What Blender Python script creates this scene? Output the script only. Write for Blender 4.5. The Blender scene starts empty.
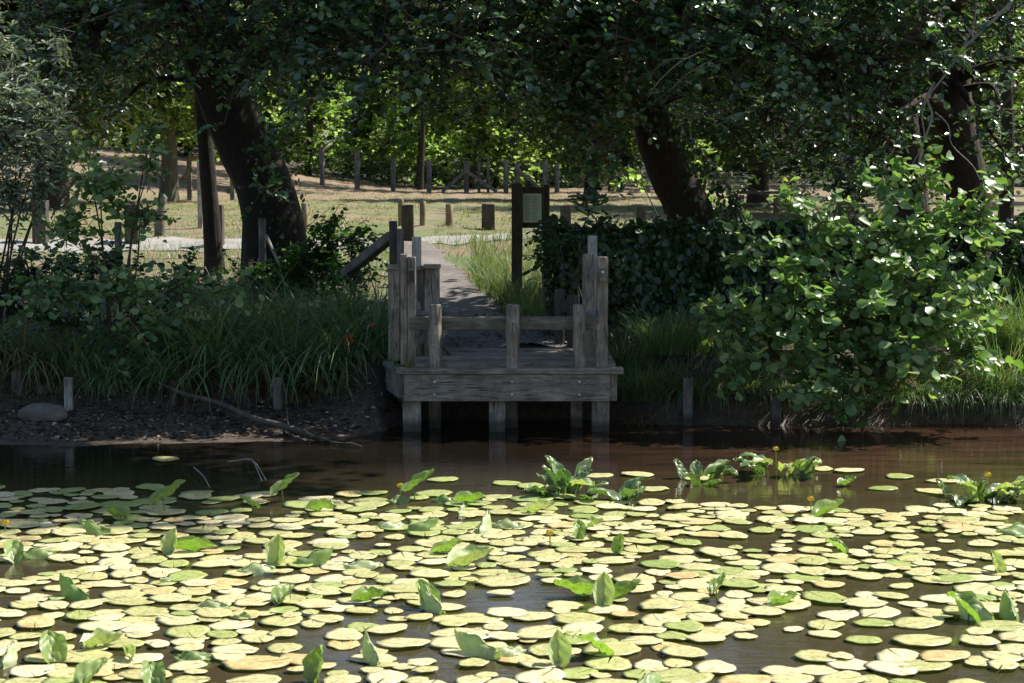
import bpy, bmesh, math, random
import numpy as np
from mathutils import Vector, Matrix

random.seed(7)
RAD = math.radians
scene = bpy.context.scene
COL = scene.collection

# ------------------------------------------------------------------ camera
W_, H_ = 1024, 683
FPX = 1900.0
CAMH = 2.33
YH = 165.0
PITCH = math.atan((H_ / 2 - YH) / FPX)
cam_d = bpy.data.cameras.new('camera')
cam = bpy.data.objects.new('camera', cam_d)
COL.objects.link(cam)
cam.location = (0, 0, CAMH)
cam.rotation_euler = (math.pi / 2 - PITCH, 0, 0)
cam_d.sensor_width = 36
cam_d.lens = FPX / W_ * 36
cam_d.clip_end = 3000
cam_d.clip_start = 0.1
cam_d.dof.use_dof = True
cam_d.dof.focus_distance = 16.8
cam_d.dof.aperture_fstop = 7.0
scene.camera = cam


def ray(px, py):
    dx = (px - W_ / 2) / FPX
    dy = -(py - H_ / 2) / FPX
    cp, sp = math.cos(PITCH), math.sin(PITCH)
    return Vector((dx, cp + dy * sp, -sp + dy * cp))


def at(px, py, Y):
    r = ray(px, py)
    t = Y / r.y
    return Vector((r.x * t, Y, CAMH + r.z * t))


def ong(px, py, z=0.0):
    r = ray(px, py)
    t = (z - CAMH) / r.z
    return Vector((r.x * t, r.y * t, z))


# ------------------------------------------------------------------ terrain function
def sst(a, b, x):
    t = np.clip((x - a) / (b - a), 0, 1)
    return t * t * (3 - 2 * t)


SHX = [-60, -8, -4.3, -3, -1.9, -1.3, -0.9, 0.9, 1.4, 4.5, 12, 60]
SHY = [15.2, 15.6, 15.75, 15.75, 15.9, 16.3, 17.35, 17.35, 16.95, 17.0, 16.8, 16]
PY = [17.9, 18.6, 21, 24, 27, 30, 45, 65, 80, 120, 1200]
PZ = [0.58, 0.6, 0.72, 0.95, 1.22, 1.34, 1.43, 1.42, 1.6, 2.2, 4.0]


def hsh(x, y, s):
    return (np.sin(x * 1.31 * s + 1.7) * np.sin(y * 1.07 * s + .3) + .5 * np.sin(x * 2.9 * s + y * 1.9 * s))


def ground_z(x, y):
    x = np.asarray(x, float); y = np.asarray(y, float)
    sh = np.interp(x, SHX, SHY) + 0.06 * hsh(x, y, 1.9)
    d = y - sh
    # near-shore profile: water bed, mud strip, steep bank, plateau
    bedz = np.interp(d, [-6, -2, -0.5, 0], [-0.9, -0.5, -0.12, 0.0])
    mudw = np.interp(x, [-1.9, -1.2], [1.35, 0.05])
    mud = np.where(d < mudw, d / mudw * 0.13, 0.13 + (d - mudw) / 0.75 * 0.45)
    up = np.interp(y, PY, PZ)
    bank = np.where(d < mudw, d / mudw * 0.13, np.minimum(mud, up))
    z = np.where(d < 0, bedz, bank)
    z = np.where(y > 19.5, up, z)
    # higher sandy bank on the left, far back
    z = z + sst(46, 72, y) * sst(-2, -16, x) * 1.5
    z = z + np.where(d > 0.4, 0.025, 0.006) * hsh(x, y, 3.3)
    # bank on the viewer's side
    near = np.interp(y, [-4.5, -2.5], [0.5, -0.9])
    z = np.where(y < 0, near, z)
    far = np.abs(x) - 50
    z = np.where((far > 0) & (y < 16), np.minimum(z + far * .2, 0.6), z)
    return z


def gz(x, y):
    return float(ground_z(x, y))


# ------------------------------------------------------------------ mesh builders
def new_obj(name, me, mat=None, parent=None):
    o = bpy.data.objects.new(name, me)
    COL.objects.link(o)
    if mat is not None:
        for m in (mat if isinstance(mat, (list, tuple)) else [mat]):
            me.materials.append(m)
    if parent is not None:
        o.parent = parent
    return o


def tag(o, label=None, cat=None, group=None, kind=None):
    if label: o['label'] = label
    if cat: o['category'] = cat
    if group: o['group'] = group
    if kind: o['kind'] = kind
    return o


def empty(name, loc, label=None, cat=None, group=None):
    o = bpy.data.objects.new(name, None)
    o.empty_display_size = .2
    COL.objects.link(o)
    o.location = loc
    return tag(o, label, cat, group)


def np_mesh(name, V, F, rnd=None, smooth=False, matidx=None):
    """V (N,3), F (M,k) constant k."""
    me = bpy.data.meshes.new(name)
    V = np.ascontiguousarray(V, dtype=np.float32)
    F = np.ascontiguousarray(F, dtype=np.int32)
    me.vertices.add(len(V)); me.vertices.foreach_set('co', V.ravel())
    me.loops.add(F.size); me.loops.foreach_set('vertex_index', F.ravel())
    me.polygons.add(len(F))
    k = F.shape[1]
    me.polygons.foreach_set('loop_start', np.arange(0, F.size, k, dtype=np.int32))
    me.polygons.foreach_set('loop_total', np.full(len(F), k, dtype=np.int32))
    if smooth:
        me.polygons.foreach_set('use_smooth', np.ones(len(F), dtype=bool))
    if matidx is not None:
        me.polygons.foreach_set('material_index', np.ascontiguousarray(matidx, dtype=np.int32))
    if rnd is not None:
        a = me.attributes.new('rnd', 'FLOAT', 'POINT')
        a.data.foreach_set('value', np.ascontiguousarray(rnd, dtype=np.float32))
    me.update(calc_edges=True)
    me.validate()
    return me


class MB:
    """collects quads/tris/ngons into one mesh"""
    def __init__(s):
        s.v = []; s.f = []; s.sm = []

    def add(s, vs, fs, smooth=False):
        b = len(s.v)
        s.v += [tuple(v) for v in vs]
        s.f += [tuple(i + b for i in f) for f in fs]
        s.sm += [smooth] * len(fs)

    def box(s, cx, cy, cz, sx, sy, sz, bev=0.006, rot=None, jit=0.0):
        bm = bmesh.new()
        bmesh.ops.create_cube(bm, size=1)
        for v in bm.verts:
            v.co = Vector((v.co.x * sx, v.co.y * sy, v.co.z * sz))
            if jit: v.co += Vector([random.uniform(-jit, jit) for _ in range(3)])
        if bev:
            bmesh.ops.bevel(bm, geom=bm.edges[:], offset=bev, segments=2, affect='EDGES', profile=.6)
        if rot is not None:
            bm.transform(rot.to_4x4() if isinstance(rot, Matrix) else rot)
        bmesh.ops.translate(bm, vec=(cx, cy, cz), verts=bm.verts)
        bm.verts.index_update()
        s.add([v.co.copy() for v in bm.verts], [[v.index for v in f.verts] for f in bm.faces], False)
        bm.free()
        return s

    def bar(s, a, b, w, d, bev=0.006, up=(0, 0, 1)):
        """board between two points, w across, d in 'up' direction"""
        a = Vector(a); b = Vector(b); z = (b - a).normalized()
        x = z.cross(Vector(up))
        if x.length < 1e-4: x = Vector((1, 0, 0))
        x.normalize(); y = z.cross(x)
        m = Matrix((x, y, z)).transposed()
        c = (a + b) / 2
        return s.box(c.x, c.y, c.z, w, d, (b - a).length, bev, m)

    def tube(s, pts, rads, n=8, cap=True, noise=0.0, smooth=True, seed=0):
        rg = random.Random(seed)
        pts = [Vector(p) for p in pts]
        rings = []
        t0 = (pts[1] - pts[0]).normalized()
        ref = Vector((0, 1, 0)) if abs(t0.y) < .9 else Vector((1, 0, 0))
        x = t0.cross(ref).normalized()
        lob = [rg.uniform(-1, 1) for _ in range(n)]
        vs = []
        for i, p in enumerate(pts):
            t = (pts[min(i + 1, len(pts) - 1)] - pts[max(i - 1, 0)]).normalized()
            x = (x - t * x.dot(t)).normalized(); y = t.cross(x)
            for k in range(n):
                a = 2 * math.pi * k / n
                r = rads[i] * (1 + noise * (lob[k] * .7 + rg.uniform(-.5, .5)))
                vs.append(p + x * math.cos(a) * r + y * math.sin(a) * r)
        fs = []
        for i in range(len(pts) - 1):
            for k in range(n):
                k2 = (k + 1) % n
                fs.append((i * n + k, i * n + k2, (i + 1) * n + k2, (i + 1) * n + k))
        s.add(vs, fs, smooth)
        if cap:
            s.add(vs[:n], [tuple(range(n))[::-1]]); s.add(vs[-n:], [tuple(range(n))])
        return s

    def build(s, name, mat, parent=None, origin=None):
        me = bpy.data.meshes.new(name)
        v = s.v
        if origin is not None:
            o = Vector(origin); v = [tuple(Vector(q) - o) for q in v]
        me.from_pydata(v, [], s.f)
        me.polygons.foreach_set('use_smooth', s.sm)
        me.update()
        ob = new_obj(name, me, mat, parent)
        if origin is not None: ob.location = origin
        return ob


def smooth_path(pts, n=4):
    """Catmull-Rom through points"""
    P = [Vector(p) for p in pts]
    P = [P[0] * 2 - P[1]] + P + [P[-1] * 2 - P[-2]]
    out = []
    for i in range(1, len(P) - 2):
        for k in range(n):
            t = k / n
            out.append(.5 * ((2 * P[i]) + (P[i + 1] - P[i - 1]) * t + (2 * P[i - 1] - 5 * P[i] + 4 * P[i + 1] - P[i + 2]) * t * t
                             + (-P[i - 1] + 3 * P[i] - 3 * P[i + 1] + P[i + 2]) * t ** 3))
    out.append(P[-2])
    return out


# ------------------------------------------------------------------ materials
def nodes(name):
    m = bpy.data.materials.new(name); m.use_nodes = True
    nt = m.node_tree; nt.nodes.clear()
    out = nt.nodes.new('ShaderNodeOutputMaterial')
    return m, nt, out


def N(nt, t, **kw):
    n = nt.nodes.new(t)
    for k, v in kw.items():
        if k.startswith('i_'):
            key = k[2:]
            key = int(key) if key.isdigit() else key.replace('_', ' ')
            n.inputs[key].default_value = v
        else:
            setattr(n, k, v)
    return n


def ramp(nt, fac, stops):
    r = nt.nodes.new('ShaderNodeValToRGB')
    el = r.color_ramp.elements
    while len(el) > 1: el.remove(el[-1])
    el[0].position = stops[0][0]; el[0].color = (*stops[0][1], 1)
    for p, c in stops[1:]:
        e = el.new(p); e.color = (*c, 1)
    nt.links.new(fac, r.inputs[0])
    return r.outputs[0]


def noise(nt, scale, detail=4, vec=None, rough=.6, dist=0.0):
    n = N(nt, 'ShaderNodeTexNoise')
    n.inputs['Scale'].default_value = scale; n.inputs['Detail'].default_value = detail
    n.inputs['Roughness'].default_value = rough; n.inputs['Distortion'].default_value = dist
    if vec is not None: nt.links.new(vec, n.inputs['Vector'])
    return n.outputs['Fac']


def mixc(nt, fac, a, b):
    m = N(nt, 'ShaderNodeMix', data_type='RGBA')
    for sock, val in ((m.inputs[0], fac), (m.inputs[6], a), (m.inputs[7], b)):
        if hasattr(val, 'is_output') or isinstance(val, bpy.types.NodeSocket): nt.links.new(val, sock)
        elif isinstance(val, (int, float)): sock.default_value = val
        else: sock.default_value = (*val, 1)
    return m.outputs[2]


def mapping(nt, vec, scale=(1, 1, 1)):
    m = N(nt, 'ShaderNodeMapping'); m.inputs['Scale'].default_value = scale
    nt.links.new(vec, m.inputs['Vector'])
    return m.outputs[0]


def leaf_mat(name, stops, trans=.35, rough=.4, tcol=1.6, spec=.5, tb=.45):
    m, nt, out = nodes(name)
    at_ = N(nt, 'ShaderNodeAttribute', attribute_name='rnd')
    c = ramp(nt, at_.outputs['Fac'], stops)
    p = N(nt, 'ShaderNodeBsdfPrincipled', i_Roughness=rough)
    p.inputs['Specular IOR Level'].default_value = spec
    nt.links.new(c, p.inputs['Base Color'])
    tr = N(nt, 'ShaderNodeBsdfTranslucent')
    g = N(nt, 'ShaderNodeMix', data_type='RGBA', blend_type='MULTIPLY'); g.inputs[0].default_value = 1
    nt.links.new(c, g.inputs[6]); g.inputs[7].default_value = (tcol * 1.25, tcol * 1.35, tcol * tb, 1)
    nt.links.new(g.outputs[2], tr.inputs[0])
    mx = N(nt, 'ShaderNodeMixShader'); mx.inputs[0].default_value = trans
    nt.links.new(p.outputs[0], mx.inputs[1]); nt.links.new(tr.outputs[0], mx.inputs[2])
    nt.links.new(mx.outputs[0], out.inputs[0])
    return m


def bark_mat(name, c1, c2, scale=9):
    m, nt, out = nodes(name)
    tc = N(nt, 'ShaderNodeTexCoord')
    v = mapping(nt, tc.outputs['Object'], (1, 1, .22))
    n1 = noise(nt, scale * 2.2, 6, v, .7, .6)
    n2 = noise(nt, 2.3, 3, tc.outputs['Object'])
    c = ramp(nt, n1, [(.3, tuple(x * .45 for x in c1)), (.5, c1), (.72, c2)])
    c = mixc(nt, .35, c, ramp(nt, n2, [(.35, c1), (.7, (c2[0] * .8, c2[1] * .95, c2[2] * .6))]))
    p = N(nt, 'ShaderNodeBsdfPrincipled', i_Roughness=.9)
    nt.links.new(c, p.inputs['Base Color'])
    b = N(nt, 'ShaderNodeBump', i_Strength=1.0, i_Distance=.08)
    nt.links.new(n1, b.inputs['Height']); nt.links.new(b.outputs[0], p.inputs['Normal'])
    nt.links.new(p.outputs[0], out.inputs[0])
    return m


def wood_mat(name, stretch, dark=(.065, .053, .043), light=(.52, .455, .385), moss=.5, scale=1.0, mosscol=(.11, .105, .035)):
    m, nt, out = nodes(name)
    tc = N(nt, 'ShaderNodeTexCoord'); oi = N(nt, 'ShaderNodeObjectInfo')
    add = N(nt, 'ShaderNodeVectorMath', operation='ADD')
    cm = N(nt, 'ShaderNodeCombineXYZ')
    ml = N(nt, 'ShaderNodeMath', operation='MULTIPLY'); ml.inputs[1].default_value = 17.0
    nt.links.new(oi.outputs['Random'], ml.inputs[0])
    for i in range(3): nt.links.new(ml.outputs[0], cm.inputs[i])
    nt.links.new(tc.outputs['Object'], add.inputs[0]); nt.links.new(cm.outputs[0], add.inputs[1])
    v = mapping(nt, add.outputs[0], stretch)
    g = noise(nt, 34 * scale, 9, v, .78, 1.2)
    g2 = noise(nt, 5, 4, add.outputs[0])
    c = ramp(nt, g, [(.28, dark), (.47, tuple((a + b) / 2 for a, b in zip(dark, light))), (.68, light)])
    blot = ramp(nt, g2, [(.35, (.4, .4, .4)), (.62, (1.1, 1.1, 1.1))])
    mm = N(nt, 'ShaderNodeMix', data_type='RGBA', blend_type='MULTIPLY'); mm.inputs[0].default_value = .8
    nt.links.new(c, mm.inputs[6]); nt.links.new(blot, mm.inputs[7])
    g3 = noise(nt, 7, 3, mapping(nt, add.outputs[0], tuple(.3 + .7 * s for s in stretch)))
    mf = ramp(nt, g3, [(.5, (0, 0, 0)), (.68, (moss,) * 3)])
    rs = N(nt, 'ShaderNodeSeparateColor'); nt.links.new(mf, rs.inputs[0])
    c = mixc(nt, rs.outputs[0], mm.outputs[2], mosscol)
    geo = N(nt, 'ShaderNodeNewGeometry')
    isl = ramp(nt, geo.outputs['Random Per Island'], [(0, (.68, .66, .64)), (1, (1.15, 1.13, 1.1))])
    mi = N(nt, 'ShaderNodeMix', data_type='RGBA', blend_type='MULTIPLY'); mi.inputs[0].default_value = 1
    nt.links.new(c, mi.inputs[6]); nt.links.new(isl, mi.inputs[7]); c = mi.outputs[2]
    crack = noise(nt, 60 * scale, 3, v, .6, .5)
    c = mixc(nt, ramp(nt, crack, [(.36, (.8, .8, .8)), (.42, (0, 0, 0))]), c, tuple(x * .5 for x in dark))
    sp = N(nt, 'ShaderNodeSeparateXYZ'); nt.links.new(geo.outputs['Position'], sp.inputs[0])
    wn = N(nt, 'ShaderNodeMath', operation='MULTIPLY_ADD'); wn.inputs[1].default_value = -.16; nt.links.new(g2, wn.inputs[0]); nt.links.new(sp.outputs[2], wn.inputs[2])
    wet = N(nt, 'ShaderNodeMapRange'); wet.inputs[1].default_value = -.02; wet.inputs[2].default_value = .04; wet.inputs[3].default_value = .8; wet.inputs[4].default_value = 0
    nt.links.new(wn.outputs[0], wet.inputs[0])
    c = mixc(nt, wet.outputs[0], c, (.03, .027, .016))
    p = N(nt, 'ShaderNodeBsdfPrincipled', i_Roughness=.82)
    nt.links.new(c, p.inputs['Base Color'])
    b = N(nt, 'ShaderNodeBump', i_Strength=.7, i_Distance=.008)
    nt.links.new(g, b.inputs['Height']); nt.links.new(b.outputs[0], p.inputs['Normal'])
    nt.links.new(p.outputs[0], out.inputs[0])
    return m


def plain(name, col, rough=.7, metal=0.0):
    m, nt, out = nodes(name)
    tc = N(nt, 'ShaderNodeTexCoord')
    n = noise(nt, 30, 4, tc.outputs['Object'])
    c = ramp(nt, n, [(.3, tuple(x * .75 for x in col)), (.7, tuple(min(1, x * 1.2) for x in col))])
    p = N(nt, 'ShaderNodeBsdfPrincipled', i_Roughness=rough, i_Metallic=metal)
    nt.links.new(c, p.inputs['Base Color']); nt.links.new(p.outputs[0], out.inputs[0])
    return m


M = {}
M['alder'] = leaf_mat('alder_leaf', [(0, (.015, .035, .015)), (.4, (.045, .095, .038)), (.85, (.095, .18, .07)), (1, (.15, .23, .11))], .24, .27, 1.8, 1.0)  # lowest stop darkened: deep shade between leaves put into the colour
M['alder_bush'] = leaf_mat('alder_bush_leaf', [(0, (.07, .14, .05)), (.5, (.16, .27, .1)), (.96, (.28, .38, .18)), (1, (.25, .22, .08))], .32, .38, 1.6, .55)
M['back'] = leaf_mat('back_leaf', [(0, (.035, .06, .012)), (.5, (.06, .1, .02)), (1, (.11, .15, .03))], .42, .5, 1.9, .3)
M['bright'] = leaf_mat('bright_leaf', [(0, (.09, .14, .03)), (.5, (.17, .25, .06)), (1, (.3, .36, .16))], .55, .5, 1.85, .3, .85)  # sunlit copy: sun and backlight put into a lighter leaf colour
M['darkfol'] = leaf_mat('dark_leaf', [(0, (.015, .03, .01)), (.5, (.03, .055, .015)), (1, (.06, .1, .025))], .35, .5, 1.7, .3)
M['willow'] = leaf_mat('willow_leaf', [(0, (.12, .16, .13)), (.5, (.19, .24, .2)), (1, (.3, .35, .3))], .25, .45, 1.2, .5)
M['ivy'] = leaf_mat('ivy_leaf', [(0, (.018, .045, .015)), (.5, (.032, .075, .024)), (.95, (.06, .11, .035)), (1, (.15, .15, .04))], .2, .3, 1.5, .6)
M['fern'] = leaf_mat('herb_leaf', [(0, (.03, .09, .02)), (1, (.07, .16, .04))], .35, .45, 1.6, .4)
M['sedge'] = leaf_mat('sedge_blade', [(0, (.07, .13, .06)), (.6, (.15, .24, .115)), (.88, (.22, .3, .16)), (.95, (.3, .25, .14)), (1, (.35, .28, .17))], .3, .4, 1.3, .5)
M['drygrass'] = leaf_mat('dry_blade', [(0, (.12, .1, .05)), (.6, (.28, .22, .12)), (1, (.38, .31, .19))], .3, .6, 1.0, .3)
M['meadow'] = leaf_mat('meadow_blade', [(0, (.07, .12, .03)), (.5, (.13, .17, .05)), (.75, (.27, .24, .11)), (1, (.38, .32, .18))], .4, .55, 1.3, .3)
M['verge'] = leaf_mat('verge_blade', [(0, (.07, .13, .04)), (.7, (.13, .2, .07)), (.85, (.26, .25, .13)), (1, (.36, .32, .2))], .35, .5, 1.2, .4)
M['bark'] = bark_mat('dark_bark', (.022, .016, .012), (.06, .045, .034))
M['barkred'] = bark_mat('reddish_bark', (.04, .024, .017), (.1, .064, .047))
M['barkgrey'] = bark_mat('grey_bark', (.13, .11, .09), (.27, .24, .2))
M['twig'] = plain('twig_bark', (.1, .08, .062), .85)
M['deadwood'] = plain('bleached_deadwood', (.3, .27, .24), .85)
GR = 0.09
M['wz'] = wood_mat('weathered_post', (1, 1, GR))
M['wzm'] = wood_mat('mossy_post', (1, 1, GR), moss=.85)
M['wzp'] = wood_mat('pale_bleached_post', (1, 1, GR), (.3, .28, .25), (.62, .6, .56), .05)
M['wx'] = wood_mat('weathered_board', (GR, 1, 1), moss=.25)
M['wxm'] = wood_mat('mossy_rail', (GR, 1, 1), (.07, .065, .045), (.3, .28, .23), .5)
M['wy'] = wood_mat('deck_board', (1, GR, 1), (.13, .115, .1), (.36, .34, .32), .08)
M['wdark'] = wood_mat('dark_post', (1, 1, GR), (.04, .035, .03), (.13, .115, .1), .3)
M['wtan'] = wood_mat('tan_post', (1, 1, GR), (.17, .13, .08), (.42, .34, .22), .1)
M['wgrey'] = wood_mat('grey_post', (1, 1, GR), (.1, .09, .085), (.3, .28, .26), .1)
M['driftwood'] = wood_mat('driftwood', (GR, .5, 1), (.05, .04, .033), (.2, .17, .145), .1)
M['steel'] = plain('bolt_steel', (.62, .6, .56), .4, .6)
M['wire'] = plain('fence_wire', (.16, .16, .16), .5, .5)


def ground_mat():
    m, nt, out = nodes('ground_soil_and_grass')
    geo = N(nt, 'ShaderNodeNewGeometry'); P = geo.outputs['Position']
    sep = N(nt, 'ShaderNodeSeparateXYZ'); nt.links.new(P, sep.inputs[0])
    fine = noise(nt, 14, 8, P, .75)
    peb = N(nt, 'ShaderNodeTexVoronoi'); peb.inputs['Scale'].default_value = 30; nt.links.new(P, peb.inputs['Vector'])
    mudn = ramp(nt, fine, [(.3, (.025, .016, .01)), (.5, (.09, .058, .036)), (.68, (.18, .125, .085)), (.8, (.34, .26, .19))])
    mudp = mixc(nt, .2, mudn, N(nt, 'ShaderNodeHueSaturation').outputs[0])
    hs = mudp.node.inputs[7].links[0].from_node
    hs.inputs['Saturation'].default_value = .05; hs.inputs['Value'].default_value = .1
    nt.links.new(peb.outputs['Color'], hs.inputs['Color'])
    soil = ramp(nt, fine, [(.3, (.02, .015, .01)), (.6, (.07, .05, .034)), (.8, (.12, .09, .06))])
    big = noise(nt, .55, 6, mapping(nt, P, (.5, 1.6, 1)), .65, .3)
    med = noise(nt, 2.7, 6, P, .7)
    dry = ramp(nt, fine, [(.25, (.12, .085, .055)), (.5, (.23, .165, .105)), (.75, (.36, .28, .17))])
    grn = ramp(nt, fine, [(.25, (.06, .085, .03)), (.55, (.13, .165, .05)), (.8, (.26, .27, .1))])
    f1 = ramp(nt, big, [(.4, (0, 0, 0)), (.58, (1, 1, 1))])
    field = mixc(nt, f1, grn, dry)
    field = mixc(nt, .0, field, grn)
    f2 = ramp(nt, med, [(.58, (0, 0, 0)), (.75, (.6, .6, .6))])
    field = mixc(nt, f2, field, (.17, .11, .085))
    # farther than 50 m: tan, sandy
    mr = N(nt, 'ShaderNodeMapRange'); mr.inputs[1].default_value = 44; mr.inputs[2].default_value = 58
    nt.links.new(sep.outputs[1], mr.inputs[0])
    field = mixc(nt, mr.outputs[0], field, dry)
    mrf = N(nt, 'ShaderNodeMapRange'); mrf.inputs[1].default_value = 69; mrf.inputs[2].default_value = 73
    nt.links.new(sep.outputs[1], mrf.inputs[0])
    field = mixc(nt, mrf.outputs[0], field, soil)
    mr2 = N(nt, 'ShaderNodeMapRange'); mr2.inputs[1].default_value = 19.5; mr2.inputs[2].default_value = 23
    nt.links.new(sep.outputs[1], mr2.inputs[0])
    c = mixc(nt, mr2.outputs[0], soil, field)
    mr3 = N(nt, 'ShaderNodeMapRange'); mr3.inputs[1].default_value = .16; mr3.inputs[2].default_value = .34
    nt.links.new(sep.outputs[2], mr3.inputs[0])
    c = mixc(nt, mr3.outputs[0], mudp, c)
    wet = N(nt, 'ShaderNodeMapRange'); wet.inputs[1].default_value = 0.0; wet.inputs[2].default_value = .09
    wet.inputs[3].default_value = .3; wet.inputs[4].default_value = .85
    nt.links.new(sep.outputs[2], wet.inputs[0])
    p = N(nt, 'ShaderNodeBsdfPrincipled')
    nt.links.new(c, p.inputs['Base Color']); nt.links.new(wet.outputs[0], p.inputs['Roughness'])
    b = N(nt, 'ShaderNodeBump', i_Strength=.9, i_Distance=.03)
    nt.links.new(fine, b.inputs['Height']); nt.links.new(b.outputs[0], p.inputs['Normal'])
    nt.links.new(p.outputs[0], out.inputs[0])
    return m


def water_mat():
    m, nt, out = nodes('brown_pond_water')
    geo = N(nt, 'ShaderNodeNewGeometry'); P = geo.outputs['Position']
    sep = N(nt, 'ShaderNodeSeparateXYZ'); nt.links.new(P, sep.inputs[0])
    n = noise(nt, 1.1, 4, mapping(nt, P, (.45, 1.3, 1)), .6, .4)
    base = ramp(nt, n, [(.3, (.04, .032, .017)), (.7, (.066, .053, .027))])
    mr = N(nt, 'ShaderNodeMapRange'); mr.inputs[1].default_value = 13.0; mr.inputs[2].default_value = 14.8
    nt.links.new(sep.outputs[1], mr.inputs[0])
    n3 = noise(nt, 2.2, 5, mapping(nt, P, (.5, 2.2, 1)), .6)
    red = ramp(nt, n3, [(.35, (.02, .013, .009)), (.65, (.07, .036, .021))])
    mx_ = N(nt, 'ShaderNodeMapRange'); mx_.inputs[1].default_value = -.2; mx_.inputs[2].default_value = 2.2; nt.links.new(sep.outputs[0], mx_.inputs[0])
    red = mixc(nt, mx_.outputs[0], (.01, .008, .006), red)  # near-black left of centre: tree shade put into the water colour
    c = mixc(nt, mr.outputs[0], base, red)
    d = N(nt, 'ShaderNodeBsdfPrincipled', i_Roughness=.035)
    d.inputs['IOR'].default_value = 1.33
    nt.links.new(c, d.inputs['Base Color'])
    r1 = noise(nt, 7, 3, mapping(nt, P, (.7, 1.6, 1)), .55, .3)
    r2 = noise(nt, 55, 2, mapping(nt, P, (.7, 1.2, 1)), .5)
    ad = N(nt, 'ShaderNodeMath', operation='MULTIPLY_ADD'); ad.inputs[1].default_value = .14
    nt.links.new(r2, ad.inputs[0]); nt.links.new(r1, ad.inputs[2])
    b = N(nt, 'ShaderNodeBump', i_Strength=.13, i_Distance=.02)
    nt.links.new(ad.outputs[0], b.inputs['Height']); nt.links.new(b.outputs[0], d.inputs['Normal'])
    nt.links.new(d.outputs[0], out.inputs[0])
    return m


def gravel_mat(name, a, b_, sc=40):
    m, nt, out = nodes(name)
    geo = N(nt, 'ShaderNodeNewGeometry'); P = geo.outputs['Position']
    n = noise(nt, sc, 6, P, .8); n2 = noise(nt, 2.2, 4, P)
    c = ramp(nt, n, [(.3, a), (.7, b_)])
    f = ramp(nt, n2, [(.4, (0, 0, 0)), (.7, (.55, .55, .55))])
    c = mixc(nt, f, c, tuple(x * .55 for x in a))
    p = N(nt, 'ShaderNodeBsdfPrincipled', i_Roughness=.92)
    nt.links.new(c, p.inputs['Base Color'])
    b = N(nt, 'ShaderNodeBump', i_Strength=.6, i_Distance=.02)
    nt.links.new(n, b.inputs['Height']); nt.links.new(b.outputs[0], p.inputs['Normal'])
    nt.links.new(p.outputs[0], out.inputs[0])
    return m


def pad_mat(name, stops, rough=.38, spots=(.3, .17, .06), spotamt=.6, under=(.25, .33, .1), rust=False, trans=.08):
    m, nt, out = nodes(name)
    tc = N(nt, 'ShaderNodeTexCoord'); oi = N(nt, 'ShaderNodeObjectInfo')
    geo = N(nt, 'ShaderNodeNewGeometry'); P = geo.outputs['Position']
    att = N(nt, 'ShaderNodeAttribute', attribute_name='rnd')
    ad = N(nt, 'ShaderNodeMath', operation='ADD'); nt.links.new(oi.outputs['Random'], ad.inputs[0]); nt.links.new(att.outputs['Fac'], ad.inputs[1])
    fr = N(nt, 'ShaderNodeMath', operation='FRACT'); nt.links.new(ad.outputs[0], fr.inputs[0])
    c = ramp(nt, fr.outputs[0], stops)
    n1 = noise(nt, 42, 5, P, .75); n2 = noise(nt, 9, 4, P, .6)
    cc = N(nt, 'ShaderNodeMix', data_type='RGBA', blend_type='MULTIPLY'); cc.inputs[0].default_value = .75
    nt.links.new(c, cc.inputs[6]); nt.links.new(ramp(nt, n1, [(.38, (.42, .42, .28)), (.48, (.95, .95, .9)), (.6, (1.15, 1.12, 1.15))]), cc.inputs[7])
    ms = N(nt, 'ShaderNodeMath', operation='MULTIPLY'); nt.links.new(n1, ms.inputs[0]); nt.links.new(n2, ms.inputs[1])
    f = ramp(nt, ms.outputs[0], [(.25 if rust else .3, (0, 0, 0)), (.34 if rust else .38, (spotamt,) * 3)])
    c = mixc(nt, f, cc.outputs[2], spots)
    bf = N(nt, 'ShaderNodeMath', operation='MULTIPLY'); bf.inputs[1].default_value = .6
    nt.links.new(geo.outputs['Backfacing'], bf.inputs[0])
    c = mixc(nt, bf.outputs[0], c, under)
    p = N(nt, 'ShaderNodeBsdfPrincipled', i_Roughness=rough)
    nt.links.new(c, p.inputs['Base Color'])
    b = N(nt, 'ShaderNodeBump', i_Strength=.5, i_Distance=.004)
    nt.links.new(n2, b.inputs['Height']); nt.links.new(b.outputs[0], p.inputs['Normal'])
    tr = N(nt, 'ShaderNodeBsdfTranslucent')
    g = N(nt, 'ShaderNodeMix', data_type='RGBA', blend_type='MULTIPLY'); g.inputs[0].default_value = 1
    nt.links.new(c, g.inputs[6]); g.inputs[7].default_value = (1.05, 1.3, .35, 1)
    nt.links.new(g.outputs[2], tr.inputs[0])
    mx = N(nt, 'ShaderNodeMixShader'); mx.inputs[0].default_value = trans
    nt.links.new(p.outputs[0], mx.inputs[1]); nt.links.new(tr.outputs[0], mx.inputs[2])
    nt.links.new(mx.outputs[0], out.inputs[0])
    return m


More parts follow.
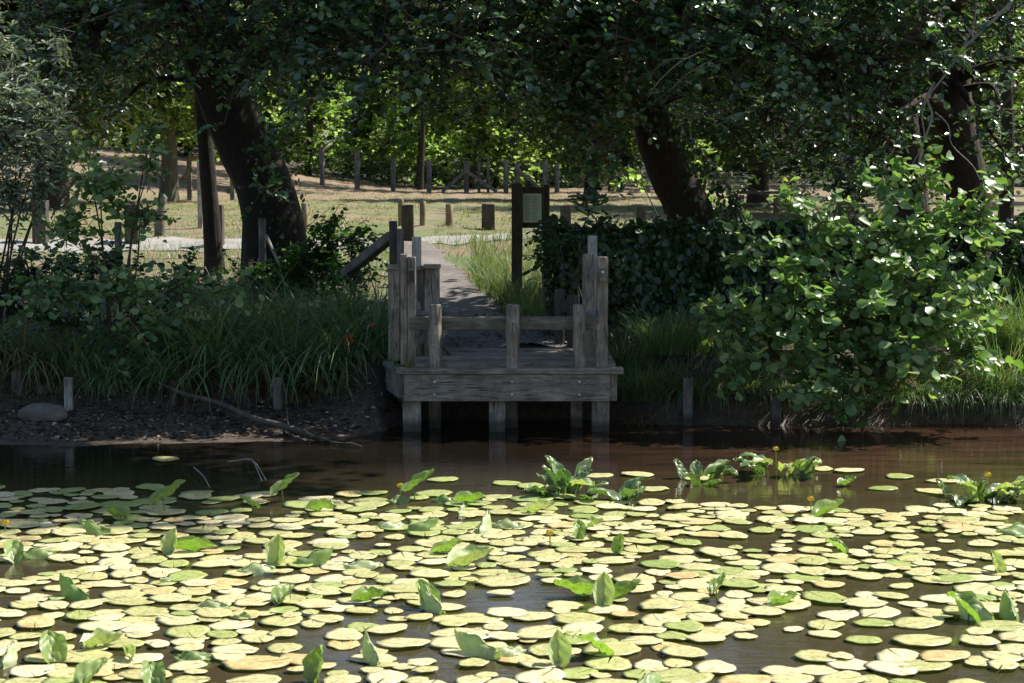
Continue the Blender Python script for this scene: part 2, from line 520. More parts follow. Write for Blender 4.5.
M['ground'] = ground_mat(); M['water'] = water_mat()
M['road'] = gravel_mat('pale_gravel', (.25, .235, .21), (.43, .41, .38))
M['path'] = gravel_mat('grey_dirt_path', (.13, .11, .1), (.27, .24, .22), 25)
M['pad_yellow'] = pad_mat('pale_pad', [(0, (.62, .57, .3)), (.2, (.78, .7, .45)), (.4, (.5, .49, .22)), (.6, (.7, .62, .35)), (.8, (.56, .53, .25)), (1, (.45, .47, .19))])
M['pad_green'] = pad_mat('green_pad', [(0, (.38, .45, .15)), (.5, (.44, .49, .18)), (1, (.32, .41, .13))], .32, (.25, .2, .06), .3)
M['pad_rust'] = pad_mat('rusty_pad', [(0, (.6, .54, .25)), (1, (.62, .5, .24))], .45, (.42, .24, .1), .75, rust=True)
M['leaf_green'] = pad_mat('fresh_raised_leaf', [(0, (.26, .4, .1)), (1, (.36, .48, .16))], .38, (.2, .14, .04), .5, (.3, .38, .16), trans=.38)
M['leaf_pale'] = pad_mat('pale_raised_leaf', [(0, (.5, .56, .3)), (1, (.62, .64, .4))], .42, (.3, .2, .08), .35, (.46, .54, .28), trans=.3)
M['leaf_clump'] = pad_mat('clump_leaf', [(0, (.13, .22, .09)), (1, (.22, .31, .15))], .3, (.2, .15, .06), .5, (.25, .33, .17), trans=.25)
M['yellow'] = plain('flower_yellow', (.75, .5, .03), .5)
M['orange'] = plain('flower_orange', (.75, .12, .02), .5)

# ------------------------------------------------------------------ ground, road, path, water
def grid_axis(segs):
    out = [segs[0][0]]
    for a, b, n in segs:
        out += list(np.linspace(a, b, n + 1)[1:])
    return np.array(out)


def build_ground():
    gx = grid_axis([(-1400, -200, 6), (-200, -40, 16), (-40, -9, 32), (-9, 9, 150), (9, 40, 32), (40, 200, 16), (200, 1400, 6)])
    gy = grid_axis([(-700, -30, 6), (-30, -6, 6), (-6, 0, 6), (0, 14.5, 10), (14.5, 19.5, 60), (19.5, 32, 60), (32, 80, 48), (80, 200, 12), (200, 1500, 7)])
    X, Y = np.meshgrid(gx, gy)
    Z = ground_z(X, Y)
    V = np.stack([X.ravel(), Y.ravel(), Z.ravel()], 1)
    nx, ny = len(gx), len(gy)
    i = np.arange(ny - 1)[:, None] * nx + np.arange(nx - 1)[None]
    i = i.ravel()
    F = np.stack([i, i + 1, i + nx + 1, i + nx], 1)
    o = new_obj('ground', np_mesh('ground', V, F, smooth=True), M['ground'])
    tag(o, kind='structure')


def strip(name, cl, widths, mat, lift=.012, n=60, m=10, seed=1):
    """ribbon laid over the terrain: centre line (x,y) and widths, ragged edges"""
    cl = smooth_path([(a, b, 0) for a, b in cl], 12)
    rg = random.Random(seed)
    V = []; F = []
    L = len(cl)
    for i, p in enumerate(cl):
        t = (cl[min(i + 1, L - 1)] - cl[max(i - 1, 0)]).normalized()
        s = Vector((t.y, -t.x, 0))
        w = np.interp(i / (L - 1), np.linspace(0, 1, len(widths)), widths)
        e1 = rg.uniform(.85, 1.15); e2 = rg.uniform(.85, 1.15)
        for k in range(m + 1):
            u = k / m * 2 - 1
            q = p + s * u * w / 2 * (e1 if u < 0 else e2)
            V.append((q.x, q.y, gz(q.x, q.y) + lift + .012 * (1 - u * u)))
    for i in range(L - 1):
        for k in range(m):
            a = i * (m + 1) + k
            F.append((a, a + 1, a + m + 2, a + m + 1))
    o = new_obj(name, np_mesh(name, np.array(V), np.array(F), smooth=True), mat)
    tag(o, kind='structure')


build_ground()
strip('road', [(-30, 25.2), (-12, 26.2), (-6, 26.9), (-2.5, 27.1), (-.8, 27.7), (2, 29.5), (6, 33), (14, 38)], [1.7, 1.7, 1.6, 1.3, .6, .3, .3], M['road'], .012)
strip('path', [(-.1, 18.1), (-.25, 19.5), (-.6, 21.5), (-.98, 24), (-1.35, 26.2), (-1.55, 27)], [1.4, 1.05, .8, .72, .7, .8], M['path'], .014, seed=3)
# water sheet
wx = grid_axis([(-62, 62, 40)]); wy = grid_axis([(-4.4, 19, 20)])
X, Y = np.meshgrid(wx, wy)
V = np.stack([X.ravel(), Y.ravel(), np.zeros(X.size)], 1)
nx = len(wx); ii = (np.arange(len(wy) - 1)[:, None] * nx + np.arange(nx - 1)[None]).ravel()
tag(new_obj('water', np_mesh('water', V, np.stack([ii, ii + 1, ii + nx + 1, ii + nx], 1)), M['water']), kind='structure')

# ------------------------------------------------------------------ leaves (numpy)
LEAF = np.array([  # u along, v across, w up ; rounded leaf folded along its midrib
    (0, 0, 0), (.2, .22, .06), (.58, .39, .1), (.9, .25, .02), (.97, 0, -.08), (.9, -.25, .02), (.58, -.39, .1), (.2, -.22, .06)], float)
LEAF_F = np.array([(0, 1, 2, 3, 4), (0, 4, 5, 6, 7)])
NARROW = LEAF * np.array([1, .38, 1])
SMALL = np.array([(0, 0, 0), (.5, .38, .06), (1, 0, -.03), (.5, -.38, .06)], float)
SMALL_F = np.array([(0, 1, 2), (0, 2, 3)])


def norm(a):
    return a / np.maximum(np.linalg.norm(a, axis=-1, keepdims=True), 1e-9)


def leaves(P, D, Nn, S, rng, shape=LEAF, faces=LEAF_F):
    """place leaves; returns V,F,rnd"""
    D = norm(D); side = norm(np.cross(Nn, D)); Nn = np.cross(D, side)
    k = len(shape)
    V = (P[:, None] + S[:, None, None] * (shape[None, :, 0:1] * D[:, None] + shape[None, :, 1:2] * side[:, None] + shape[None, :, 2:3] * Nn[:, None]))
    n = len(P)
    F = (faces[None] + (np.arange(n) * k)[:, None, None]).reshape(-1, faces.shape[1])
    r = np.repeat(rng.random(n), k)
    return V.reshape(-1, 3), F, r


def sprays(C, D, L, leaf, per, rng, droop=.25, upbias=.75, jit=.35, face=(0, 0)):
    """leaves along twigs.  C (n,3) twig start, D dir, L length"""
    n = len(C); D = norm(D)
    t = (np.arange(per) + .5) / per
    t = t[None] + rng.uniform(-.5, .5, (n, per)) / per
    pos = C[:, None] + D[:, None] * (L[:, None] * t)[..., None]
    pos[..., 2] -= droop * L[:, None] * t ** 2
    sidev = norm(np.cross(D, np.array([0, 0, 1.0])) + 1e-6)
    sgn = np.where(np.arange(per) % 2 == 0, 1.0, -1.0)[None, :, None]
    ld = D[:, None] * .55 + sidev[:, None] * sgn * .9 + rng.normal(0, jit, (n, per, 3))
    ld[..., 2] -= .15
    nn = np.array([face[0], face[1], upbias])[None, None] + rng.normal(0, .42, (n, per, 3))
    s = leaf * rng.uniform(.5, 1.25, (n, per))
    return pos.reshape(-1, 3), ld.reshape(-1, 3), nn.reshape(-1, 3), s.ravel()


def thin_tubes(A, B, r0, r1):
    """3-sided twigs from A to B"""
    d = norm(B - A); ref = np.where(np.abs(d[:, 2:3]) > .9, np.array([[1.0, 0, 0]]), np.array([[0, 0, 1.0]]))
    x = norm(np.cross(d, ref)); y = np.cross(d, x)
    n = len(A); V = np.zeros((n, 6, 3))
    for k in range(3):
        a = 2 * math.pi * k / 3
        o = x * math.cos(a) + y * math.sin(a)
        V[:, k] = A + o * r0; V[:, k + 3] = B + o * r1
    base = np.array([(0, 1, 4, 3), (1, 2, 5, 4), (2, 0, 3, 5)])
    F = (base[None] + (np.arange(n) * 6)[:, None, None]).reshape(-1, 4)
    return V.reshape(-1, 3), F


def blob_twigs(blobs, leaf, dens, rng, shell=.42):
    """twig starts/dirs in a set of ellipsoids (x,y,z,rx,ry,rz[,mult]) """
    Cs, Ds, Os = [], [], []
    for b in blobs:
        x, y, z, rx, ry, rz = b[:6]; mult = b[6] if len(b) > 6 else 1
        n = max(6, int(dens * mult * 4.19 * rx * ry * rz))
        d = norm(rng.normal(0, 1, (n, 3)))
        r = rng.random((n, 1)) ** shell
        # uneven outline
        wob = 1 + .25 * np.sin(d[:, 0:1] * 5 + x * 3) * np.sin(d[:, 2:3] * 6 + y) + rng.normal(0, .1, (n, 1))
        c = np.array([x, y, z]) + d * r * wob * np.array([rx, ry, rz])
        Cs.append(c); Ds.append(d * .9 + np.array([0, 0, .1]) + rng.normal(0, .5, (n, 3)))
        Os.append(np.tile([[x, y, z]], (n, 1)))
    return np.concatenate(Cs), np.concatenate(Ds), np.concatenate(Os)


def foliage(name, parent, blobs, leaf, dens, mat, seed, per=12, shape=LEAF, faces=LEAF_F, tl=6.0, droop=.25, upbias=.75, twigs=True,
            twig_mat=None, origin=(0, 0, 0), avoid=None, shell=.42, tw=.006, face=(0, 0)):
    rng = np.random.default_rng(seed)
    C, D, O = blob_twigs(blobs, leaf, dens, rng, shell)
    if avoid is not None:
        k = avoid(C); C, D, O = C[k], D[k], O[k]
    L = leaf * tl * rng.uniform(.6, 1.3, len(C))
    C = C - norm(D) * (L * .5)[:, None]
    p, d, nn, s = sprays(C, D, L, leaf, per, rng, droop, upbias, face=face)
    V, F, r = leaves(p, d, nn, s, rng, shape, faces)
    og = np.array(origin)
    me = np_mesh(name, V - og, F, r)
    o = new_obj(name, me, mat, parent)
    if twigs:
        dn = norm(D)
        mid = C * .55 + O * .45 + rng.normal(0, .08, C.shape)
        V1, F1 = thin_tubes(mid, C, tw * 1.5, tw)
        V2, F2 = thin_tubes(C, C + dn * (L * .8)[:, None] - np.array([0, 0, 1]) * (droop * L * .6)[:, None], tw, tw * .35)
        V3, F3 = thin_tubes(O, mid, tw * 2.2, tw * 1.5)
        V = np.concatenate([V1, V2, V3]) - og
        F = np.concatenate([F1, F2 + len(V1), F3 + len(V1) + len(V2)])
        new_obj('branches', np_mesh('branches', V, F), twig_mat or M['twig'], parent)
    return o


def tree(name, label, cat, trunk, rads, blobs, leaf, dens, lmat, bmat, seed, group=None, upper=None, per=12, limbs=True, **kw):
    """trunk: list of world points"""
    base = Vector(trunk[0])
    root = empty(name, base, label, cat, group)
    rg = random.Random(seed)
    tp = smooth_path(trunk, 5)
    rr = list(np.interp(np.linspace(0, 1, len(tp)), np.linspace(0, 1, len(rads)), rads))
    tp2 = [p - base for p in tp]
    tp2[0] = tp2[0] - Vector((0, 0, .25)); rr[0] *= 1.25
    MB().tube(tp2, rr, 18, noise=.07, seed=seed).build('trunk', bmat, root)
    if limbs:
        for j, b in enumerate(blobs + (upper or [])):
            if b[3] < .36: continue
            c = Vector(b[:3])
            cand = [(i, p) for i, p in enumerate(tp) if p.z < c.z + .3 and i > len(tp) * .35] or [(len(tp) // 2, tp[len(tp) // 2])]
            i, p = min(cand, key=lambda q: (q[1] - c).length)
            mid = (p + c) / 2 + Vector((rg.uniform(-.2, .2), rg.uniform(-.2, .2), .25 * (c - p).length * .5))
            r0 = min(rr[i] * .5, .025 + .022 * (c - p).length)
            pts = smooth_path([p - base, mid - base, c - base], 5)
            MB().tube(pts, list(np.linspace(r0, .012, len(pts))), 7, noise=.06, seed=j).build('limb', bmat, root)
    foliage('crown', root, blobs, leaf, dens, lmat, seed, per=per, origin=base, **kw)
    if upper:
        kk = dict(kw); kk['twigs'] = False
        foliage('upper_crown', root, upper, leaf * 2.1, dens / 4.6, lmat, seed + 50, per=per, origin=base, **kk)  # crown above the frame, laid out for the shade it casts
    return root


def B(px, py, Y, r, ry=None, rz=None, mult=1):
    p = at(px, py, Y)
    return (p.x, p.y, p.z, r, ry or r, rz or r, mult)


# --- big leaning alder left of the path
g = lambda x, y: Vector((x, y, gz(x, y)))
b0 = at(277, 262, 22); b0.z = gz(b0.x, b0.y)
treeL = tree('alder_tree', 'big dark-trunked alder leaning left beside the path, its canopy over the picture top', 'tree',
     [b0, at(268, 200, 22), at(236, 125, 21.9), at(208, 50, 21.7), at(188, -40, 21.4), at(165, -140, 21), at(160, -300, 21), at(170, -480, 21.2)],
     [.42, .33, .32, .30, .28, .2, .14, .06],
     [B(90, 20, 21.5, 1.1, 1.1, .8, .8), B(180, 0, 19.8, .9, .9, .75, .8), B(250, 35, 19.6, .6, .8, .75), B(310, 38, 18.4, .62, .8, .64), B(375, 45, 18, .6, .8, .62),
      B(440, 48, 17.9, .6, .8, .6), B(510, 45, 18.4, .65, .8, .64), B(580, 60, 19.2, .6, .7, .95), B(600, 140, 18.7, .3, .3, .5), B(585, 195, 18.4, .22, .22, .3),
      B(330, -40, 18.4, 1, 1, .7), B(440, -40, 18.4, 1, 1, .7), B(550, -40, 18.6, 1, 1, .7), B(295, 105, 18.8, .3, .4, .3, .8), B(270, 150, 19, .14, .2, .2), B(420, 105, 18.6, .25, .3, .14), B(268, 190, 20.8, .22, .3, .3),
      B(60, 60, 22.3, .8, .8, .5, .7), B(150, 60, 23, .9, .9, .4, .7), B(120, 105, 22, .5, .5, .25, .5)],
     .086, 58, M['alder'], M['bark'], 11, face=(.15, -.35), tw=.007,
     upper=[(-3, 21.5, 6.3, 2.0, 1.6, 1.3), (-4.6, 21, 7.5, 1.8, 1.8, 1.4), (-2, 22.5, 8.6, 2, 1.8, 1.5), (-3.8, 22, 9.9, 1.7, 1.7, 1.3), (.3, 21, 5.6, 1.2, 1.2, .8), (.2, 22, 7.8, 1.6, 1.6, 1.2), (-.3, 23.8, 5.4, 1.4, 1.2, .9), (1.4, 24.6, 7.2, 1.5, 1.3, 1.1), (-1.8, 23.6, 5.2, 1.3, 1.2, .8)])  # unseen upper clumps, some placed to shade the trunk and path

# --- thin dark trunk
b1 = at(215, 262, 24); b1.z = gz(b1.x, b1.y)
tree('young_tree', 'slender straight dark trunk just left of the big leaning alder', 'tree',
     [b1, at(209, 190, 24), at(203, 110, 24), at(198, 30, 24), at(192, -60, 24), at(185, -180, 24)], [.13, .1, .1, .09, .07, .04],
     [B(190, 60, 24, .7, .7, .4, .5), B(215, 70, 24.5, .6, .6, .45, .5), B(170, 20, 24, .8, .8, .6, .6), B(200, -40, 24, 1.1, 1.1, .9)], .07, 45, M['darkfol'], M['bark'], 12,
     upper=[(-4, 24, 6.5, 1.6, 1.5, 1.3)])

# --- middle leaning, ivy-clad
b2 = at(705, 240, 21); b2.z = gz(b2.x, b2.y)
treeM = tree('leaning_ivy_tree', 'dark ivy-clad trunk leaning left out of the hedge, under dense foliage', 'tree',
     [b2, at(690, 215, 21), at(668, 170, 20.8), at(650, 120, 20.6), at(640, 60, 20.4), at(650, -20, 20.2), at(690, -140, 20), at(700, -300, 20)],
     [.34, .27, .23, .2, .2, .17, .12, .06],
     [B(640, 40, 18.4, .62, .7, .62), B(700, 45, 18, .6, .7, .55), B(760, 40, 18, .62, .7, .6), B(820, 60, 18.3, .6, .7, .7), B(600, 20, 18.8, .7, .8, .6), B(640, 100, 19.2, .28, .4, .3), B(590, 100, 19.5, .45, .5, .6, .8),
      B(770, 110, 19.5, .5, .6, .35, .8), B(700, -40, 18.4, 1, 1, .6), B(800, -40, 18.4, 1, 1, .6), B(735, 205, 20.6, .3, .35, .28), B(700, 85, 20.5, .5, .5, .25, .6), B(625, 150, 20.2, .2, .3, .3, .7)],
     .086, 58, M['alder'], M['barkred'], 13, face=(.15, -.35), tw=.007,
     upper=[(3.4, 21, 7, 1.5, 1.4, 1.2), (1.4, 21.8, 8, 1.5, 1.4, 1.2), (2.2, 17.5, 8.8, 1.7, 1.4, 1.2), (3.6, 17.5, 10.2, 1.9, 1.4, 1.4), (5.0, 17.7, 11.2, 1.7, 1.4, 1.2), (.9, 17.8, 8.2, 1.4, 1.3, 1.1), (2.6, 22.8, 6, 1.5, 1.2, 1), (2.9, 19.8, 10.6, 1.6, 1.4, 1.3)])  # unseen upper clumps; those over the water placed to shade the pads
rng = np.random.default_rng(5)
def ivy_on(root, pts, rads, n, leaf, seed, face=-1.0):
    rng = np.random.default_rng(seed)
    P = np.array([list(p) for p in pts]); t = rng.random(n) * (len(P) - 1); i = t.astype(int).clip(0, len(P) - 2); f = (t - i)[:, None]
    c = P[i] * (1 - f) + P[i + 1] * f; r = np.interp(t, np.arange(len(P)), rads)
    a = rng.random(n) * 2 * math.pi
    d = np.stack([np.cos(a), np.sin(a), 0 * a], 1)
    p = c + d * (r * rng.uniform(.98, 1.2, n))[:, None]
    V, F, rr = leaves(p, np.array([0, 0, -1.0]) + rng.normal(0, .5, (n, 3)), d + np.array([0, 0, .4]) + rng.normal(0, .3, (n, 3)), leaf * rng.uniform(.6, 1.2, n), rng)
    new_obj('ivy', np_mesh('ivy', V - np.array(root.location), F, rr), M['ivy'], root)
ivy_on(treeM, [at(720, 232, 20.9), at(712, 205, 20.9), at(684, 150, 20.75), at(655, 115, 20.6), at(645, 70, 20.4)], [.3, .28, .2, .2, .22], 900, .07, 3)
ivy_on(treeL, [at(285, 262, 22), at(280, 215, 22), at(262, 150, 21.9)], [.42, .33, .3], 160, .06, 4)

# --- right-hand trees
b3 = at(975, 235, 21); b3.z = gz(b3.x, b3.y)
treeR = tree('thick_alder_tree', 'thick brown trunk above the waterside bush at right, hung with bleached dead branches', 'tree',
     [b3, at(968, 195, 21), at(957, 140, 20.9), at(950, 80, 20.8), at(958, 10, 20.6), at(975, -80, 20.4), at(985, -240, 20.4)],
     [.30, .24, .22, .22, .2, .15, .06],
     [B(870, 60, 18.6, .6, .7, .7), B(930, 40, 18.3, .5, .7, .5), B(1000, 20, 18.6, .6, .7, .6, .5), B(880, 130, 19, .5, .6, .45, .8), B(840, 130, 19.6, .5, .6, .5, .7), B(900, -40, 18.6, 1, 1, .6), B(1010, -50, 18.8, 1.0, .8, .5, .5), B(1000, 110, 19.6, .45, .5, .4, .7),
      B(1010, 160, 19.4, .4, .5, .35), B(1080, 90, 19, .5, .5, .5, .5), B(880, 175, 19.5, .45, .5, .2, .7)],
     .086, 56, M['alder'], M['barkred'], 14, face=(.15, -.35), tw=.007,
     upper=[(4.6, 21.5, 6.3, 1.3, 1.3, 1.0), (4.9, 22, 8, 1.4, 1.4, 1.2)])
q = lambda pts, Y: [at(a, b, Y) - Vector(treeR.location) for a, b in pts]
for pts, r in (([(1012, 2), (985, 28), (962, 50), (945, 75), (925, 100), (918, 118)], .016), ([(934, 82), (927, 98), (932, 115), (926, 135), (921, 150), (917, 172)], .014),
               ([(928, 96), (922, 115), (924, 140), (912, 165), (905, 180)], .009), ([(935, 112), (948, 125), (952, 145), (972, 165), (980, 180)], .008), ([(962, 50), (972, 30), (990, 22)], .009), ([(850, 5), (848, 20), (830, 40), (812, 52)], .004)):
    pp = smooth_path(q(pts, 18.1), 4)
    MB().tube(pp, list(np.linspace(r, r * .35, len(pp))), 6, noise=.1).build('dead_branch', M['deadwood'], treeR)
for pts, r in (([(700, 52), (680, 62), (660, 80), (648, 98)], .009), ([(690, 58), (668, 60), (652, 72)], .006), ([(712, 60), (690, 72), (668, 92)], .006)):
    pp = smooth_path([at(a, b, 17.3) - Vector(treeM.location) for a, b in pts], 4)
    MB().tube(pp, list(np.linspace(r * .6, r * .2, len(pp))), 5).build('dead_branch', M['deadwood'], treeM)
b4 = at(915, 235, 22.5); b4.z = gz(b4.x, b4.y)
tree('twin_trunk_tree', 'darker trunk standing behind and left of the thick brown one at right', 'tree',
     [b4, at(910, 190, 22.5), at(903, 120, 22.5), at(898, 50, 22.5), at(895, -60, 22.5), at(895, -160, 22.5)], [.24, .2, .17, .15, .12, .06],
     [B(860, 90, 22.5, .7, .7, .8, .7), B(800, 130, 23, .7, .7, .5, .6), B(830, 60, 22.5, .8, .8, .8, .7), B(920, 30, 22.5, .9, .9, .8, .7)], .07, 42, M['darkfol'], M['barkred'], 15,
     upper=[(4.4, 23, 6.3, 1.6, 1.5, 1.3)])
b5 = at(1006, 215, 27); b5.z = gz(b5.x, b5.y)
tree('slim_tree', 'slim black trunk at the far right edge against yellow-green leaves', 'tree',
     [b5, at(1008, 130, 27), at(1005, 40, 27), at(1004, -60, 27)], [.12, .09, .08, .05],
     [B(1015, 100, 28, .6, .6, .6, .6), B(1010, 30, 28, .7, .7, .7, .7), B(1040, 60, 28, .8, .8, 1.2)], .08, 26, M['bright'], M['bark'], 16,
     upper=[(7.5, 28, 7, 1.6, 1.5, 1.5)])

# --- trees in the meadow, middle distance (each its own crown)
def mid_tree(px, py, Y, rt, crown, lmat, seed, label, leaf=.11, dens=14, bm='bark', name='meadow_tree', group='trees standing in the meadow', upper=None):
    b = at(px, py, Y); b.z = gz(b.x, b.y)
    top = b + Vector((.2, 0, 6.5))
    tree(name, label, 'tree', [b, b + Vector((.05, 0, 1.2)), b + Vector((-.1, 0, 3)), top], [rt, rt * .75, rt * .65, rt * .2],
         crown, leaf, dens, M[lmat], M[bm], seed, group, upper=upper, tw=.01)
mid_tree(757, 205, 42, .26, [B(740, 90, 42, 2.2, 2, 1.1), B(690, 70, 43, 1.8, 2, 1.3), B(800, 80, 42, 2, 2, 1.4), B(760, 0, 42, 3, 3, 2), B(850, 100, 41, 1.6, 1.6, 1.4), B(690, 150, 40, .7, .7, .8, .5)], 'back', 21,
         'meadow tree with a moss-yellow edged trunk behind the wooden bench', bm='barkred')
mid_tree(168, 190, 46, .24, [B(150, 90, 46, 2.2, 2, 1.1), B(90, 80, 46, 2, 2, 1.3), B(215, 100, 47, 1.6, 2, 1.2), B(160, 10, 46, 3, 3, 1.8), B(225, 140, 48, .9, .9, .7, .7)], 'bright', 22,
         'meadow tree behind the far-left posts, grey trunk in sunlit tan grass', bm='barkgrey')
mid_tree(50, 186, 40, .42, [B(40, 80, 40, 2.2, 2, 1.5), B(-20, 90, 40, 2, 2, 1.5), B(100, 50, 40, 2, 2, 1.3), B(20, 0, 40, 3, 3, 2)], 'darkfol', 23,
         'stout reddish trunk at far left, seen through the silvery willow leaves', bm='barkred')
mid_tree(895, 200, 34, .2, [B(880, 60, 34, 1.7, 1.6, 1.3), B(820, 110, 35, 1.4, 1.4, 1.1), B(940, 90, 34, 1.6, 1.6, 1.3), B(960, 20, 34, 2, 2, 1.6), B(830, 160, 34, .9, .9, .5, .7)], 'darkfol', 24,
         'dark meadow tree mostly hidden behind the right-hand alders', bm='bark')
mid_tree(590, 200, 50, .2, [B(575, 100, 50, 2, 2, 1.6), B(630, 80, 50, 2.2, 2, 2), B(520, 60, 50, 2.2, 2, 1.5), B(600, 20, 50, 3, 3, 2), B(600, 150, 50, 1.2, 1.3, .9, .8), B(560, 110, 50, 1.2, 1.3, .8, .8)], 'back', 25,
         'shady meadow tree behind the notice board and the fence end', bm='bark')
mid_tree(262, 184, 58, .16, [B(330, 20, 58, 2.2, 2, 1.3), B(250, 50, 58, 2.2, 2, 1.6), B(200, 70, 58, 2.2, 2, 1.6), B(400, 0, 58, 2.2, 2, 1.3), B(240, 60, 60, 2.2, 2, 2)], 'back', 26,
         'meadow tree mostly hidden behind the big leaning alder trunk', bm='bark')
mid_tree(848, 214, 37, .2, [B(860, 110, 37, 1.8, 1.6, 1.0), B(790, 130, 37, 1.3, 1.4, .7), B(720, 120, 38, 1.5, 1.4, .9), B(930, 130, 37, 1.4, 1.4, 1.0), B(850, 165, 36.5, 1.1, 1, .4, .8), B(840, 20, 37, 2.4, 2.4, 1.6), B(910, 170, 36, .8, .8, .5), B(780, 165, 39, .7, .7, .3, .6)], 'darkfol', 27,
         'dark-crowned meadow tree rising behind the right-hand timber table', bm='bark')

for k, (x, y, rt) in enumerate(((11.5, 36, .22), (16, 47, .25), (9.5, 55, .2), (21, 58, .25))):  # added trees off to the right, put there to shade the meadow
    zb = gz(x, y); b = Vector((x, y, zb))
    tree('meadow_tree', ['broad meadow tree just outside the right picture edge', 'meadow tree standing farther off to the right', 'meadow tree before the right end of the fence', 'meadow tree at the far right of the field'][k], 'tree',
         [b, b + Vector((.1, 0, 2)), b + Vector((0, .1, 4)), b + Vector((.2, 0, 7))], [rt, rt * .75, rt * .6, .05],
         [(x, y, zb + 4, 2.2, 2, 1.1), (x - 1.5, y + .5, zb + 5.5, 2, 2, 1.3), (x + 1.5, y, zb + 5.4, 2, 2, 1.3), (x, y, zb + 7, 2.2, 2, 1.4)], .13, 9, M['back'], M['bark'], 70 + k, 'trees standing in the meadow', tw=.01)

for k, (x, y) in enumerate(((-3.2, 66.5), (3.4, 65.5), (8.6, 66.5), (-8.6, 67.5))):  # added tall trees, their high crowns there to shade the far field
    zb = gz(x, y); b = Vector((x, y, zb))
    tree('tall_tree', ['tall tree rising behind the fence left of the diagonal braces', 'tall tree rising behind the fence right of the diagonal braces', 'tall tree behind the fence near the leaning ivy trunk', 'tall tree behind the left end of the fence'][k], 'tree',
         [b, b + Vector((.1, 0, 3)), b + Vector((-.1, .1, 7)), b + Vector((.2, 0, 12))], [.1, .08, .07, .03],
         [(x, y, zb + 7.4, 2.2, 2, 1.0), (x - 1.8, y, zb + 9, 2.2, 2, 1.4), (x + 1.8, y, zb + 9, 2.2, 2, 1.4), (x, y, zb + 11.5, 2.6, 2.2, 1.7)], .2, 4.5, M['back'], M['bark'], 80 + k, 'tall trees behind the wire fence', tw=.012)

# --- bright shrubs and trees behind the wire fence
protos = []
def far_tree(x, y, h, w, lmat, seed, label, k):
    z0 = gz(x, y)
    if k is None:
        blobs = []
        rg = random.Random(seed)
        for i in range(9):
            a = rg.uniform(0, 6.28); hh = .12 + .8 * (i / 8)
            rr = w * (.55 if hh > .75 else .8) * rg.uniform(.3, .6)
            blobs.append((x + math.cos(a) * rr, y + math.sin(a) * rr, z0 + hh * h, w * .5, w * .5, h * .14))
        b = Vector((x, y, z0))
        t = tree('woodland_tree', label, 'tree', [b, b + Vector((.1, 0, h * .3)), b + Vector((-.1, .1, h * .6)), b + Vector((0, 0, h * .92))], [.13, .1, .07, .03],
                 blobs, .19, 8.5, M[lmat], M['bark'], seed, 'leafy trees behind the wire fence', limbs=False, tw=.012, per=10)
        return t
def copy_thing(r, loc, rotz, sc, label):
    c = r.copy(); COL.objects.link(c); c.location = loc; c.rotation_euler = (0, 0, rotz); c.scale = (sc,) * 3; c['label'] = label
    for ch in r.children:
        d = ch.copy(); COL.objects.link(d); d.parent = c
    return c
LB = 'sunlit bright green tree in the leafy row behind the wire fence'
LD = 'dark green tree in the shaded rank closing the view behind the meadow'
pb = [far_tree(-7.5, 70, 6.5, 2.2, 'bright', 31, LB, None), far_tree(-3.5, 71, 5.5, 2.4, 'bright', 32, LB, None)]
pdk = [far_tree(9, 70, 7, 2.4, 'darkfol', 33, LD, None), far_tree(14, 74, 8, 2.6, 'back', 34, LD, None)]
for t in pdk: t['group'] = 'shaded trees closing the view'
rg = random.Random(3)
for i, x in enumerate([-9.5, -5.6, -1.6, 0.2, 2.2, -12, -4.6, -.6, 1.2, -10.5, -6.5, -2.6, 3.6]):
    y = rg.uniform(69.5, 78)
    copy_thing(pb[i % 2], (x, y, gz(x, y)), rg.uniform(0, 6), rg.uniform(.75, 1.15), LB)
for i, x in enumerate([-27, -22, -18, -15, 5, 7, 11.5, 17, 20, 24, 28]):
    y = rg.uniform(66, 80)
    copy_thing(pdk[i % 2], (x, y, gz(x, y)), rg.uniform(0, 6), rg.uniform(.9, 1.3), LD)
# low dark undergrowth behind fence
wf = []
rg = random.Random(9)
for i in range(46):
    x = -34 + i * 1.55; wf.append((x, 86 + rg.uniform(-2, 2), gz(x, 86) + 1.2, 1.6, 1.5, 1.8)); wf.append((x, 92 + rg.uniform(-3, 3), gz(x, 92) + 3.5, 2.8, 2.2, 4.2)); wf.append((x, 94 + rg.uniform(-2, 2), gz(x, 92) + 10.5, 3, 2.5, 4.5))
wo = foliage('woodland', None, wf, .42, .9, M['back'], 41, per=7, tl=4.5, twigs=False, shape=SMALL, faces=SMALL_F)
tag(wo, 'far-off wood closing the view', 'wood', kind='stuff')
rg = random.Random(19)
wf = [(-14 + i * 1.1, 69.5 + rg.uniform(-.5, 1.2), gz(-14 + i * 1.1, 70) + .5, .95, .8, rg.uniform(.35, .8)) for i in range(46)]
uo = foliage('undergrowth', None, wf, .15, 14, M['darkfol'], 42, per=8, tl=5, twigs=False, shape=SMALL, faces=SMALL_F)
tag(uo, 'dark low undergrowth behind the wire fence', 'undergrowth', kind='stuff')

